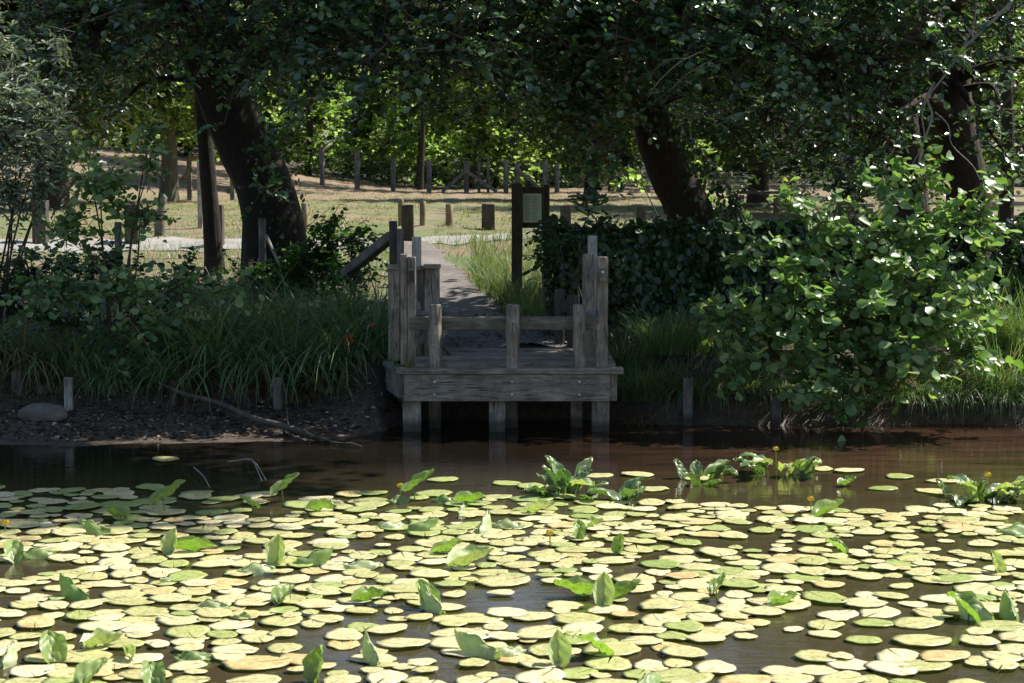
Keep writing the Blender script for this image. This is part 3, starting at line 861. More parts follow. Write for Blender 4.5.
# ------------------------------------------------------------------ shrubs
late_tufts = []
def shrub(name, label, base, blobs, leaf, dens, lmat, seed, per=12, cat='shrub', group=None, stems=True, **kw):
    base = Vector(base)
    root = empty(name, base, label, cat, group)
    if stems:
        mb = MB(); rg = random.Random(seed)
        for j, b in enumerate(blobs):
            c = Vector(b[:3]); s = Vector((rg.uniform(-.15, .15), rg.uniform(-.08, .08), -.1))
            mid = (c - base) * .5 + Vector((rg.uniform(-.12, .12), rg.uniform(-.1, .1), .12))
            pts = smooth_path([s, mid, c - base], 5)
            mb.tube(pts, list(np.linspace(.013, .005, len(pts))), 6, noise=.05, seed=j)
        mb.build('stem', M['twig'], root)
    kw.setdefault('tw', .003)
    foliage('leaves', root, blobs, leaf, dens, M[lmat], seed, per=per, origin=base, **kw)
    return root

# big waterside alder bush
bb = at(880, 400, 17.3); bb.z = gz(bb.x, bb.y)
shrub('alder_bush', 'large pale-leaved alder bush overhanging the water at right', bb,
      [B(860, 320, 16.5, .55, .5, .5), B(800, 300, 16.5, .42, .4, .34), B(770, 350, 16.4, .36, .35, .3), B(735, 320, 16.5, .3, .3, .22), B(930, 300, 16.5, .48, .45, .5), B(900, 370, 16.3, .45, .4, .24), B(830, 368, 16.3, .38, .35, .24),
       B(970, 350, 16.4, .3, .3, .32), B(985, 250, 16.6, .22, .25, .3), B(992, 195, 16.8, .1, .14, .26), B(930, 225, 16.7, .32, .3, .26), B(870, 240, 16.7, .38, .3, .28), B(815, 235, 16.7, .25, .25, .28), B(790, 205, 16.8, .1, .14, .2),
       B(885, 185, 16.8, .16, .16, .16), B(925, 180, 16.8, .14, .14, .16), B(750, 250, 16.8, .24, .24, .16, .7), B(850, 405, 16.1, .22, .16, .04, .5), B(710, 315, 16.6, .12, .12, .08)],
      .106, 150, 'alder_bush', 51, per=12, tl=4.4, upbias=.6, droop=.05, shell=.36, face=(.4, -.35))

for i, (px, Y) in enumerate([(700, 17.25), (740, 17.2), (785, 17.2), (830, 17.2), (915, 17.2), (960, 17.2), (1005, 17.15), (1050, 17.2), (385, 17.7)]):
    late_tufts.append((px, Y, i))
shrub('shady_shrub', 'low shady shrub behind the hedge beneath the dark meadow crowns', g(at(830, 220, 25).x, 25),
      [B(800, 195, 25, .5, .4, .2), B(870, 190, 25, .5, .4, .3), B(915, 200, 25, .4, .4, .3), B(730, 175, 25.5, .25, .3, .15), B(850, 160, 25, .5, .4, .25)], .08, 110, 'alder', 62, per=10, tl=5)
# ivy hedge
hx0, hx1, hy, hz0 = at(545, 228, 19.4).x, at(1060, 228, 19.4).x, 19.4, .6
rng = np.random.default_rng(8)
hroot = empty('ivy_hedge', (1.6, hy, hz0), 'long low clipped hedge of glossy dark ivy running right from the notice board', 'hedge')
n = 15000
u = rng.random(n); px_ = hx0 + (hx1 - hx0) * rng.random(n)
top = rng.random(n) < .3
zz = np.where(top, 1.66 + rng.normal(0, .035, n) + .04 * np.sin(px_ * 5), hz0 + (1.06) * rng.random(n))
yy = np.where(top, hy + rng.uniform(-.25, .3, n), hy - .25 + rng.normal(0, .05, n) + .07 * np.sin(px_ * 4 + zz * 5) + .04 * np.sin(px_ * 11 + zz * 9))
P = np.stack([px_, yy, zz], 1)
nn = np.where(top[:, None], np.array([[0, -.2, 1.0]]), np.array([[0, -1.0, .5]])) + rng.normal(0, .38, (n, 3))
V, F, r = leaves(P, np.array([0, -.3, -1.0]) * np.where(top, .3, 1)[:, None] + rng.normal(0, .5, (n, 3)), nn, .078 * rng.uniform(.45, 1.35, n), rng)
new_obj('leaves', np_mesh('leaves', V - np.array(hroot.location), F, r), M['ivy'], hroot)
hb_ = []
rgh = random.Random(12)
for i in range(34):
    x = hx0 + (hx1 - hx0) * rgh.random(); tp_ = rgh.random() < .5
    hb_.append((x, hy - .22 + (.25 * rgh.random() if tp_ else 0), 1.66 if tp_ else rgh.uniform(.8, 1.6), rgh.uniform(.1, .22), .12, rgh.uniform(.07, .16), rgh.uniform(.6, 1.4)))
foliage('shoots', hroot, hb_, .085, 420, M['ivy'], 88, per=9, tl=4, origin=tuple(hroot.location), twigs=False, face=(0, -.4))
hm = MB()
for i in range(26):
    x = hx0 + (hx1 - hx0) * (i + .5) / 26
    hm.tube([(x - 1.6, .02 * math.sin(i), -.2), (x - 1.6 + .1 * math.sin(i * 2), 0, .5), (x - 1.6, .03, .98)], [.03, .022, .01], 6, noise=.1, seed=i)
hm.build('branches', M['twig'], hroot)
hm = MB()
hm.box((hx0 + hx1) / 2 - 1.6 + .1, .05, .5, hx1 - hx0 - .35, .3, .92, .05)
hm.build('woody_core', M['darkcore'] if 'darkcore' in M else M['twig'], hroot)

# clump hanging forward by the notice board
shrub('climber_bush', 'dark leafy climber bush spilling forward beside the notice board', g(at(560, 300, 18.8).x, 18.9),
      [B(560, 245, 18.8, .26, .25, .26), B(545, 225, 18.9, .16, .2, .14), B(565, 285, 18.8, .2, .22, .22), B(600, 225, 19, .2, .2, .12), B(540, 260, 18.9, .1, .15, .12)], .07, 190, 'ivy', 52, per=10, tl=4)
shrub('green_herb_bush', 'small bright ferny bush in front of the hedge behind the right-hand platform posts', g(at(578, 300, 18.6).x, 18.55),
      [B(580, 255, 18.5, .12, .12, .16), B(575, 280, 18.5, .14, .14, .16)], .035, 700, 'fern', 53, per=10, tl=5, shape=NARROW)

# left-hand plants
shrub('silvery_willow', 'silvery grey-leaved willow at the far left edge', g(-5.1, 18.6),
      [B(-10, 120, 17.6, .45, .4, .5), B(30, 130, 17.8, .32, .3, .28), B(15, 80, 17.8, .25, .25, .22), B(50, 170, 18, .25, .3, .25, .8), B(10, 190, 18, .4, .3, .25, .8), B(60, 45, 18.4, .12, .15, .06), B(60, 105, 18, .14, .14, .1), B(-40, 60, 18, .5, .5, .6), B(75, 140, 18.2, .15, .15, .15)],
      .085, 420, 'willow', 54, per=14, tl=5, shape=NARROW, upbias=.5, face=(.1, -.4), cat='willow')
shrub('alder_sapling', 'thin alder sapling with round light leaves on the left bank', g(at(120, 330, 17.9).x, 18.0),
      [B(100, 185, 17.8, .28, .25, .22), B(150, 165, 17.8, .2, .2, .16), B(70, 225, 17.8, .3, .25, .16), B(140, 215, 17.8, .34, .3, .14, .7), B(180, 285, 17.5, .4, .25, .12), B(110, 285, 17.5, .45, .25, .16), B(245, 285, 17.5, .22, .15, .07, .8),
       B(150, 325, 17.4, .2, .2, .2), B(125, 370, 17.3, .12, .12, .2), B(60, 285, 17.6, .35, .25, .15), B(85, 150, 18, .16, .16, .12, .8), B(150, 130, 18, .1, .1, .08)],
      .082, 480, 'alder_bush', 55, per=9, tl=5.0, upbias=.6, face=(.15, -.4), cat='sapling')
shrub('dark_undergrowth_bush', 'broad dark-leaved bush low behind the alder sapling', g(-4.2, 19),
      [B(30, 275, 18.7, .6, .4, .3), B(110, 265, 18.7, .6, .4, .24), B(190, 275, 18.7, .4, .4, .2), B(60, 320, 18.3, .5, .3, .3), B(150, 320, 18.3, .5, .3, .3), B(-30, 290, 18.4, .6, .4, .5)], .075, 170, 'alder', 56, per=10, tl=5)
shrub('bramble_bush', 'leafy bramble bush at the foot of the big leaning alder', g(at(340, 280, 21).x, 21),
      [B(320, 255, 21, .42, .35, .3), B(350, 240, 21, .3, .3, .22), B(300, 270, 21, .4, .3, .25), B(350, 275, 20.8, .35, .3, .2), B(255, 270, 21, .35, .3, .16), B(330, 222, 21, .15, .2, .1, .6)], .068, 420, 'fern', 57, per=11, tl=5)
shrub('ground_ivy_bush', 'low dark bush against the hedge foot right of the platform', g(at(650, 330, 18.3).x, 18.5),
      [B(640, 335, 18.2, .35, .25, .12), B(700, 345, 18.2, .4, .3, .2), B(720, 390, 17.7, .25, .2, .16)], .055, 260, 'fern', 58, per=10, tl=5)
shrub('shaded_bank_bush', 'dark shaded bush at the far right behind the waterside alder bush', g(5.2, 19),
      [B(1000, 240, 18.8, .35, .35, .3), B(950, 230, 19, .4, .35, .3), B(1050, 240, 18.8, .4, .4, .4), B(850, 225, 19.2, .5, .3, .22)], .075, 190, 'alder', 59, per=10, tl=5)
sg = shrub('sunlit_twig_shrub', 'small yellow-green leafed shrub glowing behind the leaning ivy trunk', g(at(695, 220, 24).x, 24),
      [B(695, 150, 24, .3, .3, .16), B(700, 175, 24, .25, .25, .14), B(712, 200, 24, .25, .25, .14), B(640, 178, 24, .2, .2, .07)], .08, 150, 'bright', 60, per=9, tl=5)

# ------------------------------------------------------------------ grasses
def blades(base, D, L, wd, bend, rng, seg=4):
    """base (n,3), D horizontal lean dir (n,3), L length, wd width, bend amount 0..1.5"""
    n = len(base); k = seg + 1
    D = norm(D); side = norm(np.cross(D, np.array([0, 0, 1.0])))
    side = norm(side + rng.normal(0, .5, (n, 3)) * np.array([1, 1, 0]))
    V = np.zeros((n, k, 2, 3))
    pos = base.copy(); ang = rng.uniform(.02, .35, n)
    for i in range(k):
        t = i / seg
        w = wd * (1 - t ** 1.6) * .5 + .0006
        V[:, i, 0] = pos - side * w[:, None]; V[:, i, 1] = pos + side * w[:, None]
        a = ang + bend * (t + .25)
        st = (L / seg)[:, None]
        pos = pos + st * (D * np.sin(a)[:, None] + np.array([0, 0, 1.0]) * np.cos(a)[:, None])
    F = []
    for i in range(seg):
        a = i * 2; F.append((a, a + 1, a + 3, a + 2))
    F = (np.array(F)[None] + (np.arange(n) * 2 * k)[:, None, None]).reshape(-1, 4)
    return V.reshape(-1, 3), F, np.repeat(rng.random(n), 2 * k)


def tuft(name, label, base, n, L, spread, wd, bend, mat, seed, group=None, lean=(0, 0), seg=5, cat='grass tuft'):
    rng = np.random.default_rng(seed)
    a = rng.random(n) * 2 * math.pi; r = spread * np.sqrt(rng.random(n))
    off = np.stack([np.cos(a) * r * 1.2, np.sin(a) * r, 0 * r], 1)
    D = np.stack([np.cos(a) + lean[0] + rng.normal(0, .5, n), np.sin(a) + lean[1] + rng.normal(0, .5, n), 0 * a], 1)
    V, F, rr = blades(off, D, L * rng.uniform(.45, 1.15, n), wd * rng.uniform(.6, 1.2, n), bend * rng.uniform(.5, 1.4, n), rng, seg)
    wob = rng.random()
    o = new_obj(name, np_mesh(name, V, F, rr), M[mat])
    b = Vector(base); b.z = gz(b.x, b.y) - .02
    o.location = b
    tag(o, label, cat, group)
    return o


GS = 'tall sedges on the left bank'
sed = [(175, 395, 17.45, 230, .8, 'sedge', 'tall arching green sedge clump right of the sapling, left of the forked stick'),
       (215, 385, 17.6, 260, .9, 'sedge', 'tall fine green sedge clump left of centre on the left bank'),
       (255, 395, 17.5, 260, .9, 'sedge', 'sedge clump behind the grey stake beside the driftwood branch'),
       (300, 385, 17.7, 260, 1.0, 'sedge', 'tallest sedge clump, left of the orange flowers'),
       (340, 392, 17.5, 230, .8, 'sedge', 'broad arching sedge clump below the orange flowers'),
       (375, 370, 17.9, 240, .9, 'sedge', 'sedge clump touching the left side of the platform'),
       (70, 380, 17.6, 260, .7, 'sedge', 'dense green sedge clump behind the short white stake'),
       (25, 385, 17.6, 220, .7, 'drygrass', 'straw coloured dry tussock at the far left edge'),
       (-30, 375, 17.6, 240, .9, 'sedge', 'sedge clump cut by the left picture edge'),
       (110, 395, 17.4, 150, .5, 'sedge', 'short sedge tuft under the sapling leaves')]
for i, (px, py, Y, n, L, mt, lb) in enumerate(sed):
    p = at(px, py, Y)
    tuft('sedge_tuft', lb, p, int(n * 1.0), L * 1.2, .2, .02, 1.8, mt, 100 + i, GS, lean=(0, -.25))
for i, (px, Y, n, L, mt, lb) in enumerate([
        (255, 18.3, 420, .9, 'sedge', 'upper sedge bed behind the forked stick on the left bank'), (310, 18.5, 420, 1.0, 'sedge', 'upper sedge bed below the bramble bush'),
        (360, 18.6, 380, .95, 'sedge', 'upper sedge bed beside the tall left platform posts'), (200, 18.4, 380, .8, 'sedge', 'upper sedge bed right of the alder sapling')]):
    p = at(px, 350, Y)
    tuft('sedge_bed', lb, p, n, L * 1.05, .32, .013, 1.55, mt, 130 + i, GS, lean=(0, -.2))
# tangled dry litter at the foot of the sedges
for i, (px, Y) in enumerate([(190, 17.3), (240, 17.3), (290, 17.3), (330, 17.35), (20, 17.4), (60, 17.4)]):
    tuft('dry_tussock', 'brown withered grass at the waterline foot of the left bank sedges', at(px, 400, Y), 110, .35, .16, .006, 1.9, 'drygrass', 150 + i, 'withered grass along the left bank', lean=(0, -.6))
# broad arching blades (day-lily like) with orange flowers
tuft('broad_leaf_clump', 'clump of broad pale arching blades at the mud edge near the orange flowers', at(335, 400, 17.25), 46, .62, .1, .03, 1.7, 'sedge', 170, None, (-.1, -.7), 7, 'reed clump')
fl = empty('orange_flower_plant', g(at(347, 380, 17.5).x, 17.5), 'small plant with vivid orange-red flower heads among the sedges', 'flowering plant')
mb = MB(); hb = []
for (px, py) in ((341, 341), (347, 337), (352, 341), (345, 345), (372, 325), (350, 336)):
    p = at(px, py, 17.2) - Vector(fl.location)
    mb.tube(smooth_path([(0, 0, 0), p * .6 + Vector((0, .04, .05)), p], 4), list(np.linspace(.004, .002, 9)), 4)
    f = MB()
    for k in range(6):
        a = k * math.pi / 3; c, s = math.cos(a), math.sin(a)
        f.add([p, p + Vector((c * .016 - s * .007, s * .016 + c * .007, .012)), p + Vector((c * .03, s * .03, .004)), p + Vector((c * .016 + s * .007, s * .016 - c * .007, .012))], [(0, 1, 2, 3)])
    f.tube([p - Vector((0, 0, .02)), p, p + Vector((0, -.005, .012))], [.003, .009, .004], 6)
    f.build('flower', M['orange'], fl)
mb.build('stem', M['fern'], fl)
# right of the platform
GR_ = 'grass tufts right of the platform'
for i, (px, py, Y, n, L, b, lb) in enumerate([(640, 385, 17.35, 520, .55, 1.1, 'bright green fine grass tuft hanging to the water right of the platform'), (625, 360, 17.8, 380, .5, .9, 'grass tuft tucked against the right end of the platform'),
        (665, 370, 17.8, 380, .5, 1.0, 'grass tuft between the platform and the square stake'), (700, 380, 17.9, 300, .45, 1.0, 'dark grass tuft behind the square stake in the water'), (660, 340, 18.3, 380, .45, 1.0, 'grass tuft at the foot of the ivy hedge'),
        (1000, 400, 17.3, 420, .75, 1.3, 'arching sedge at the water edge at far right'), (1030, 340, 17.9, 420, .9, 1.1, 'tall sedge on the bank at the right picture edge'), (985, 330, 18, 360, .9, 1.0, 'tall sedge behind the alder bush at far right'),
        (880, 410, 17.3, 300, .5, 1.6, 'withered sedge drooping under the alder bush'), (940, 410, 17.3, 300, .5, 1.6, 'sedge drooping to the water under the right side of the alder bush')]):
    tuft('sedge_tuft', lb, at(px, py, Y), n, L, .2, .008, b, 'drygrass' if i == 8 else 'sedge', 180 + i, GR_, (0, -.35))
tuft('dry_tussock', 'brown root tussock below the bright grass right of the platform', at(640, 400, 17.15), 160, .3, .14, .006, 2.2, 'drygrass', 199, None, (0, -.7))


for px, Y, i in late_tufts:  # added tufts that darken the bank face where shade is missing
    p = at(px, 400, Y)
    tuft('hanging_sedge', 'drooping dark sedge hanging down the undercut bank to the water', (p.x, Y, 0), 300, .42, .16, .008, 2.1, 'sedge', 220 + i, 'sedges hanging over the undercut bank', (0, -.7))


def scatter_grass(name, label, n, area, L, wd, mat, seed, keep=None, seg=3, bend=.8):
    rng = np.random.default_rng(seed)
    x0, x1, y0, y1 = area
    # density falls with distance so that blades on screen stay even
    y = y0 * (y1 / y0) ** rng.random(n)
    x = rng.uniform(x0, x1, n) * (y / y1)
    cl = .5 + .5 * np.sin(x * 3.1 + 2 * np.sin(y * 1.7)) * np.sin(y * 2.3 + x)
    k = rng.random(n) < .25 + .75 * cl
    if keep is not None: k &= keep(x, y)
    x, y, cl = x[k], y[k], cl[k]; n = len(x)
    z = ground_z(x, y)
    a = rng.random(n) * 6.28
    V, F, r = blades(np.stack([x, y, z - .01], 1), np.stack([np.cos(a), np.sin(a), 0 * a], 1), L * rng.uniform(.4, 1.2, n) * (.6 + .7 * cl), wd * rng.uniform(.6, 1.3, n), bend * rng.uniform(.3, 1.5, n), rng, seg)
    o = new_obj(name, np_mesh(name, V, F, r), M[mat])
    tag(o, label, 'grass', kind='stuff')


def not_path(x, y):
    cx = np.interp(y, [18, 19.5, 21.5, 24, 26.2, 27], [-.1, -.25, -.6, -.98, -1.35, -1.55])
    hw = np.interp(y, [18, 19.5, 21.5, 27], [.65, .48, .36, .32])
    ry = np.interp(x, [-30, -12, -6, -2.5, -.8, 2, 6, 14], [25.2, 26.2, 26.9, 27.1, 27.7, 29.5, 33, 38])
    rw = np.interp(x, [-30, -6, -.8, 2, 14], [.8, .75, .35, .2, .2])
    return (np.abs(x - cx) > hw) & (np.abs(y - ry) > rw) & ~((np.abs(x) < 1.0) & (y < 18.3))


scatter_grass('meadow_grass', 'short dry and green grass over the meadow', 70000, (-16, 16, 28, 66), .06, .012, 'meadow', 61, lambda x, y: not_path(x, y))
scatter_grass('verge_grass', 'longer green grass beside the path', 26000, (-7.5, 7.5, 18.6, 28), .2, .008, 'sedge', 62, lambda x, y: not_path(x, y))
scatter_grass('path_side_grass', 'long seeding grass right of the path', 17000, (-.6, 2.6, 19.5, 27.5), .3, .007, 'verge', 63, lambda x, y: not_path(x, y))
scatter_grass('bank_grass', 'low grass covering the steep bank', 9000, (-6, 6, 17.2, 18.9), .22, .008, 'sedge', 64, lambda x, y: (np.abs(x) > 1.15) & (ground_z(x, y) > .2))

# leaf litter and pebbles on the mud
rng = np.random.default_rng(77)
n = 9000
x = rng.uniform(-6, -1.0, n); y = rng.uniform(15.7, 17.9, n); z = ground_z(x, y)
k = (z > .015) & (z < .4); x, y, z = x[k], y[k], z[k]; n = len(x)
V, F, r = leaves(np.stack([x, y, z + .008], 1), rng.normal(0, 1, (n, 3)) * np.array([1, 1, .12]), np.array([0, 0, 1.0]) + rng.normal(0, .35, (n, 3)), rng.uniform(.012, .055, n) * rng.uniform(.5, 1.2, n), rng)
M['litter'] = leaf_mat('leaf_litter', [(0, (.02, .014, .01)), (.5, (.07, .05, .036)), (.82, (.17, .13, .1)), (1, (.45, .38, .3))], .05, .5, 1, .5)
tag(new_obj('leaf_litter', np_mesh('leaf_litter', V, F, r), M['litter']), 'dark fallen leaves strewn over the mud shore', 'leaf litter', kind='stuff')
n = 900
x = rng.uniform(-.9, .9, n); y = rng.uniform(18.0, 20.5, n); z = ground_z(x, y)
V, F, r = leaves(np.stack([x, y, z + .04], 1), rng.normal(0, 1, (n, 3)) * np.array([1, 1, .12]), np.array([0, 0, 1.0]) + rng.normal(0, .3, (n, 3)), rng.uniform(.02, .05, n), rng)
tag(new_obj('path_litter', np_mesh('path_litter', V, F, r), M['litter']), 'fallen leaves on the path behind the platform', 'leaf litter', kind='stuff')

# ------------------------------------------------------------------ fishing platform
FY = 16.5
ZD = at(500, 368, FY).z            # deck top
XL, XR = at(404, 370, FY).x, at(620, 370, FY).x
dock = empty('fishing_platform', (0, FY, 0), 'grey weathered wooden fishing platform standing on piles over the water', 'platform')
OX = Vector((0, FY, 0))
def dpart(mb, name, mat): return mb.build(name, M[mat], dock)
X_ = lambda px, Y=FY: at(px, 370, Y).x
# deck boards (run across), each its own slightly different board in one deck mesh
mb = MB()
yb = 0.13
i = 0
while yb < 2.0:
    w = .14
    mb.box((XL + XR) / 2 + random.uniform(-.004, .004), yb + w / 2, ZD - .02 + random.uniform(-.003, .003) + (.028 if yb > .14 else .028), (XR - XL) - .06, w - .008, .036, .004)
    yb += w; i += 1
dpart(mb, 'deck', 'wx')
mb = MB().box((XL + XR) / 2 - .02, .045, ZD - .027, XR - XL + .1, .17, .05, .008)
dpart(mb, 'edge_board', 'wx')
fz0, fz1 = at(500, 401, FY).z, ZD - .055
mb = MB().box((X_(404) + X_(610)) / 2, 0, (fz0 + fz1) / 2, X_(610) - X_(404), .055, fz1 - fz0, .006)
dpart(mb, 'fascia', 'wx')
mb = MB().bar((X_(404) - .02, .03, (fz0 + fz1) / 2 + .02), (X_(386) - .02, .62, (fz0 + fz1) / 2 + .03), .055, fz1 - fz0, .006)
mb.bar((X_(402), -.01, ZD - .026), (X_(386) - .03, .62, ZD - .022), .09, .045, .006)
dpart(mb, 'side_fascia', 'wy')
mb = MB().box(X_(613.5), .05, (fz0 + fz1) / 2, .065, .1, fz1 - fz0, .006)
mb.bar((X_(612), .1, (fz0 + fz1) / 2), (X_(612) + .02, 1.6, (fz0 + fz1) / 2), .05, fz1 - fz0, .006)
dpart(mb, 'side_fascia', 'wz')
for px in (434.5, 512, 579.5):
    for py in (382, 395):
        p = at(px, py, FY - .03)
        mb = MB().tube([(p.x, -.024, p.z), (p.x, -.034, p.z), (p.x, -.042, p.z)], [.017, .015, .007], 10)
        dpart(mb, 'bolt', 'steel')
# piles
for px0, px1, yo, mt in ((403, 421, .1, 'wtanpile'), (489, 505, .1, 'wtanpile'), (592, 609, .1, 'wtanpile'), (429, 441, .35, 'wz'), (506, 518, .35, 'wz'), (571, 583, .35, 'wz'), (394, 403, .75, 'wdark'), (600, 612, 1.4, 'wdark')):
    w = (px1 - px0) / 1900 * (FY + yo)
    x = X_((px0 + px1) / 2, FY + yo)
    mb = MB().box(x, yo, (fz0 - .45) / 2 + .02, w, w, fz0 + .45 + .08, .012, jit=.006)
    dpart(mb, 'pile', 'wtan2' if mt == 'wtanpile' and 'wtan2' in M else 'wz')
# front rail and its round-topped posts
def rpost(px0, px1, pyt, yo, mat='wz', base=None, square=False, name='post', lean=0):
    Y = FY + yo; x0 = at(px0, pyt, Y).x; x1 = at(px1, pyt, Y).x
    zt = at(px0, pyt, Y).z; w = x1 - x0; zb = ZD if base is None else base
    mb = MB()
    if square:
        mb.box((x0 + x1) / 2, yo, (zt + zb) / 2, w, min(w, .12), zt - zb, .008, jit=.006)
    else:
        r = w / 2; c = (x0 + x1) / 2
        mb.tube([(c, yo, zb), (c + lean * .5, yo, (zt + zb) / 2), (c + lean, yo, zt - .012), (c + lean, yo, zt)], [r, r, r * .98, r * .86], 14, noise=.035, smooth=True, seed=int(px0))
    return dpart(mb, name, mat)
for a, b in ((428.5, 441.5), (506, 519.5), (573, 586)):
    rpost(a, b, 304.5, .03, 'wzm', name='post')
    p = at((a + b) / 2 + .5, 324, FY - .05)
    dpart(MB().tube([(p.x, -.05, p.z), (p.x, -.03, p.z)], [.008, .008], 8), 'bolt', 'wdark')
zr0, zr1 = at(500, 330, FY + .1).z, at(500, 317, FY + .1).z
mb = MB().box((X_(409) + X_(607)) / 2, .13, (zr0 + zr1) / 2, X_(607) - X_(409), .07, zr1 - zr0, .008)
dpart(mb, 'rail', 'wxm')
# left-hand posts and the boxed railing / bench
rpost(400.5, 407.5, 254, .18, 'wz', square=True)
rpost(407.5, 415.5, 257, .16, 'wzm', square=True)
dpart(MB().box(at(411, 275, FY).x, .06, at(411, 276.5, FY).z, .05, .035, .11, .006), 'block', 'wdark')
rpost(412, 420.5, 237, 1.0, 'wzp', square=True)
rpost(388.5, 398.5, 266, .65, 'wz', square=True)
rpost(389, 397.5, 221, 1.75, 'wdark')
rpost(397.5, 403.5, 229, 1.6, 'wgrey', square=True)
rpost(416.5, 424.5, 268, 1.0, 'wz', square=True, base=.5)
rpost(425, 439.5, 268, .9, 'wz', square=True, base=.5, name='side_board')
def cap(px0, px1, py, yo, d, name='cap_board', mat='wx'):
    Y = FY + yo; a = at(px0, py, Y); b = at(px1, py, Y)
    dpart(MB().box((a.x + b.x) / 2, yo, a.z, b.x - a.x, d, .035, .006), name, mat)
cap(423.5, 440.5, 266.5, .9, .2); cap(387.5, 399, 267, .65, .2); cap(415.5, 424, 268, 1.02, .2)
for k, (a, b, yo) in enumerate(((414, 429, 1.05), (430.5, 443, 1.1), (443.5, 458, 1.14))):
    Y = FY + yo; p0 = at(a, 311.5, Y); p1 = at(b, 311.5, Y)
    dpart(MB().box((p0.x + p1.x) / 2, yo, p0.z, p1.x - p0.x, .5, .04, .006), 'seat_board', 'wy')
for (x0, y0, x1, y1) in ((417, 347, 434, 322), (436, 342, 456, 320)):
    dpart(MB().bar(at(x0, y0, FY + .85) - OX, at(x1, y1, FY + .85) - OX, .05, .05, .005, up=(0, 1, 0)), 'brace', 'wzm')
dpart(MB().bar(at(441, 346, FY + .55) - OX, at(450, 355, FY + .6) - OX, .02, .02, .003), 'brace', 'wdark')
# right-hand posts
rpost(582.5, 595, 254, .65, 'wzm', square=True)
rpost(596.5, 608, 256.5, .14, 'wzm', square=True)
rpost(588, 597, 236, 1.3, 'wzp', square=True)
dpart(MB().box(at(592, 273, FY + .6).x, .56, at(592, 272.5, FY + .6).z, .06, .04, .13, .006), 'block', 'wgrey')
dpart(MB().box(at(603, 276, FY).x, .05, at(603, 275, FY).z, .05, .04, .13, .015), 'block', 'wgrey')
p = at(603, 272, FY); dpart(MB().tube([(p.x, .03, p.z), (p.x, .015, p.z)], [.012, .012], 8), 'bolt', 'steel')
rpost(554.5, 565, 289, 1.9, 'wdark'); rpost(567, 578, 295, 1.7, 'wdark')
dpart(MB().box(at(566, 310, FY + 1.85).x, 1.86, at(566, 306, FY + 1.85).z, .1, .05, .12, .006), 'block', 'wdark')
cap(583, 606, 314.5, .5, .3, 'seat_board', 'wy')
# handrail post of the path gate just behind, with slanting rail
def stake(name, label, px0, px1, pyt, pyb, Y, mat, group=None, square=True, cat='post', base=None, lean=0, depth=None):
    x0 = at(px0, pyt, Y).x; x1 = at(px1, pyt, Y).x; zt = at(px0, pyt, Y).z
    c = (x0 + x1) / 2; w = x1 - x0
    zb = (gz(c, Y) if base is None else base)
    mb = MB()
    if square: mb.box(0, 0, (zt - zb) / 2 - .1, w, depth or w, zt - zb + .2, .012, jit=.008)
    else:
        mb.tube([(0, 0, -.2), (lean * .5, 0, (zt - zb) / 2), (lean, 0, zt - zb - .012), (lean, 0, zt - zb)], [w / 2, w / 2, w * .48, w * .4], 12, noise=.05, seed=int(px0))
    o = mb.build(name, M[mat])
    o.location = (c, Y, zb)
    return tag(o, label, cat, group)
# ground-level distances follow the terrain
def depth_for(px, pyb):
    lo, hi = 17.0, 120.0
    best = None
    for k in range(400):
        Y = lo * (hi / lo) ** (k / 399)
        p = at(px, pyb, Y)
        if p.z <= gz(p.x, Y): return Y
    return 60
sr = MB().bar(at(392, 236, 18.4) - Vector((0, 0, 0)), at(345, 274, 19.6), .1, .1, .02)
o = sr.build('slanting_rail', M['wgrey']); tag(o, 'slanting round wooden rail falling left from the dark post behind the platform', 'rail')

GP = 'wooden posts along the track'
for (a, b, t, bt, mt, lb, sq) in (
        (401.5, 414, 204.5, 243, 'wdark', 'dark square post on the track directly above the left platform posts', True),
        (398, 404, 199, 226, 'wtan', 'round brown-topped post half hidden behind the dark square post', False),
        (419.5, 426, 201, 225, 'wtan', 'round brown post, left one of the pair in the grass right of the square post', False),
        (445.5, 453, 204, 226, 'wtan', 'pale tan round post, right one of the pair in the grass', False),
        (482, 495, 204, 230, 'wdark', 'square grey-black post standing alone left of the notice board', True),
        (560, 571, 205, 228, 'wdark', 'square post behind the climber bush right of the notice board', True),
        (636, 646, 206, 224, 'wdark', 'short square post just left of the leaning ivy trunk', True),
        (213, 223, 205, 246, 'wdark', 'dark square post touching the slender dark trunk', True),
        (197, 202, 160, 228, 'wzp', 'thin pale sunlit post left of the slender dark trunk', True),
        (248, 253.5, 189, 225, 'wtan', 'tan round post left of the big leaning trunk', False),
        (125, 139, 204, 246, 'wdark', 'dark broad post among the sapling leaves', True),
        (33, 47, 200, 246, 'wdark', 'dark broad post at far left behind the willow', True),
        (301, 308, 203, 232, 'wtan', 'post peeping out right of the big leaning trunk', False),
        (836, 850, 202, 230, 'wdark', 'dark post under the beam right of the bench', True),
        (975, 990, 205, 240, 'wgrey', 'grey post behind the thick right-hand trunk', True)):
    Y = depth_for((a + b) / 2, bt)
    stake('wooden_post', lb, a, b, t, bt, Y, mt, GP, sq)
# carved pale post in the sun
Y = depth_for(160, 236); p = at(160, 236, Y); s = Y / 1900
mb = MB().tube([(0, 0, -.2), (0, 0, 14 * s), (.02, 0, 24 * s), (.04, 0, 30 * s), (.05, 0, 33 * s), (.07, 0, 38 * s), (.06, 0, 41 * s)], [6 * s, 5.4 * s, 4.6 * s, 3 * s, 3.4 * s, 3.2 * s, 1 * s], 12, noise=.06)
o = mb.build('carved_post', M['wgrey']); o.location = (p.x, Y, gz(p.x, Y)); tag(o, 'rounded grey stump-like post catching sunlight on its right side', 'post', GP)

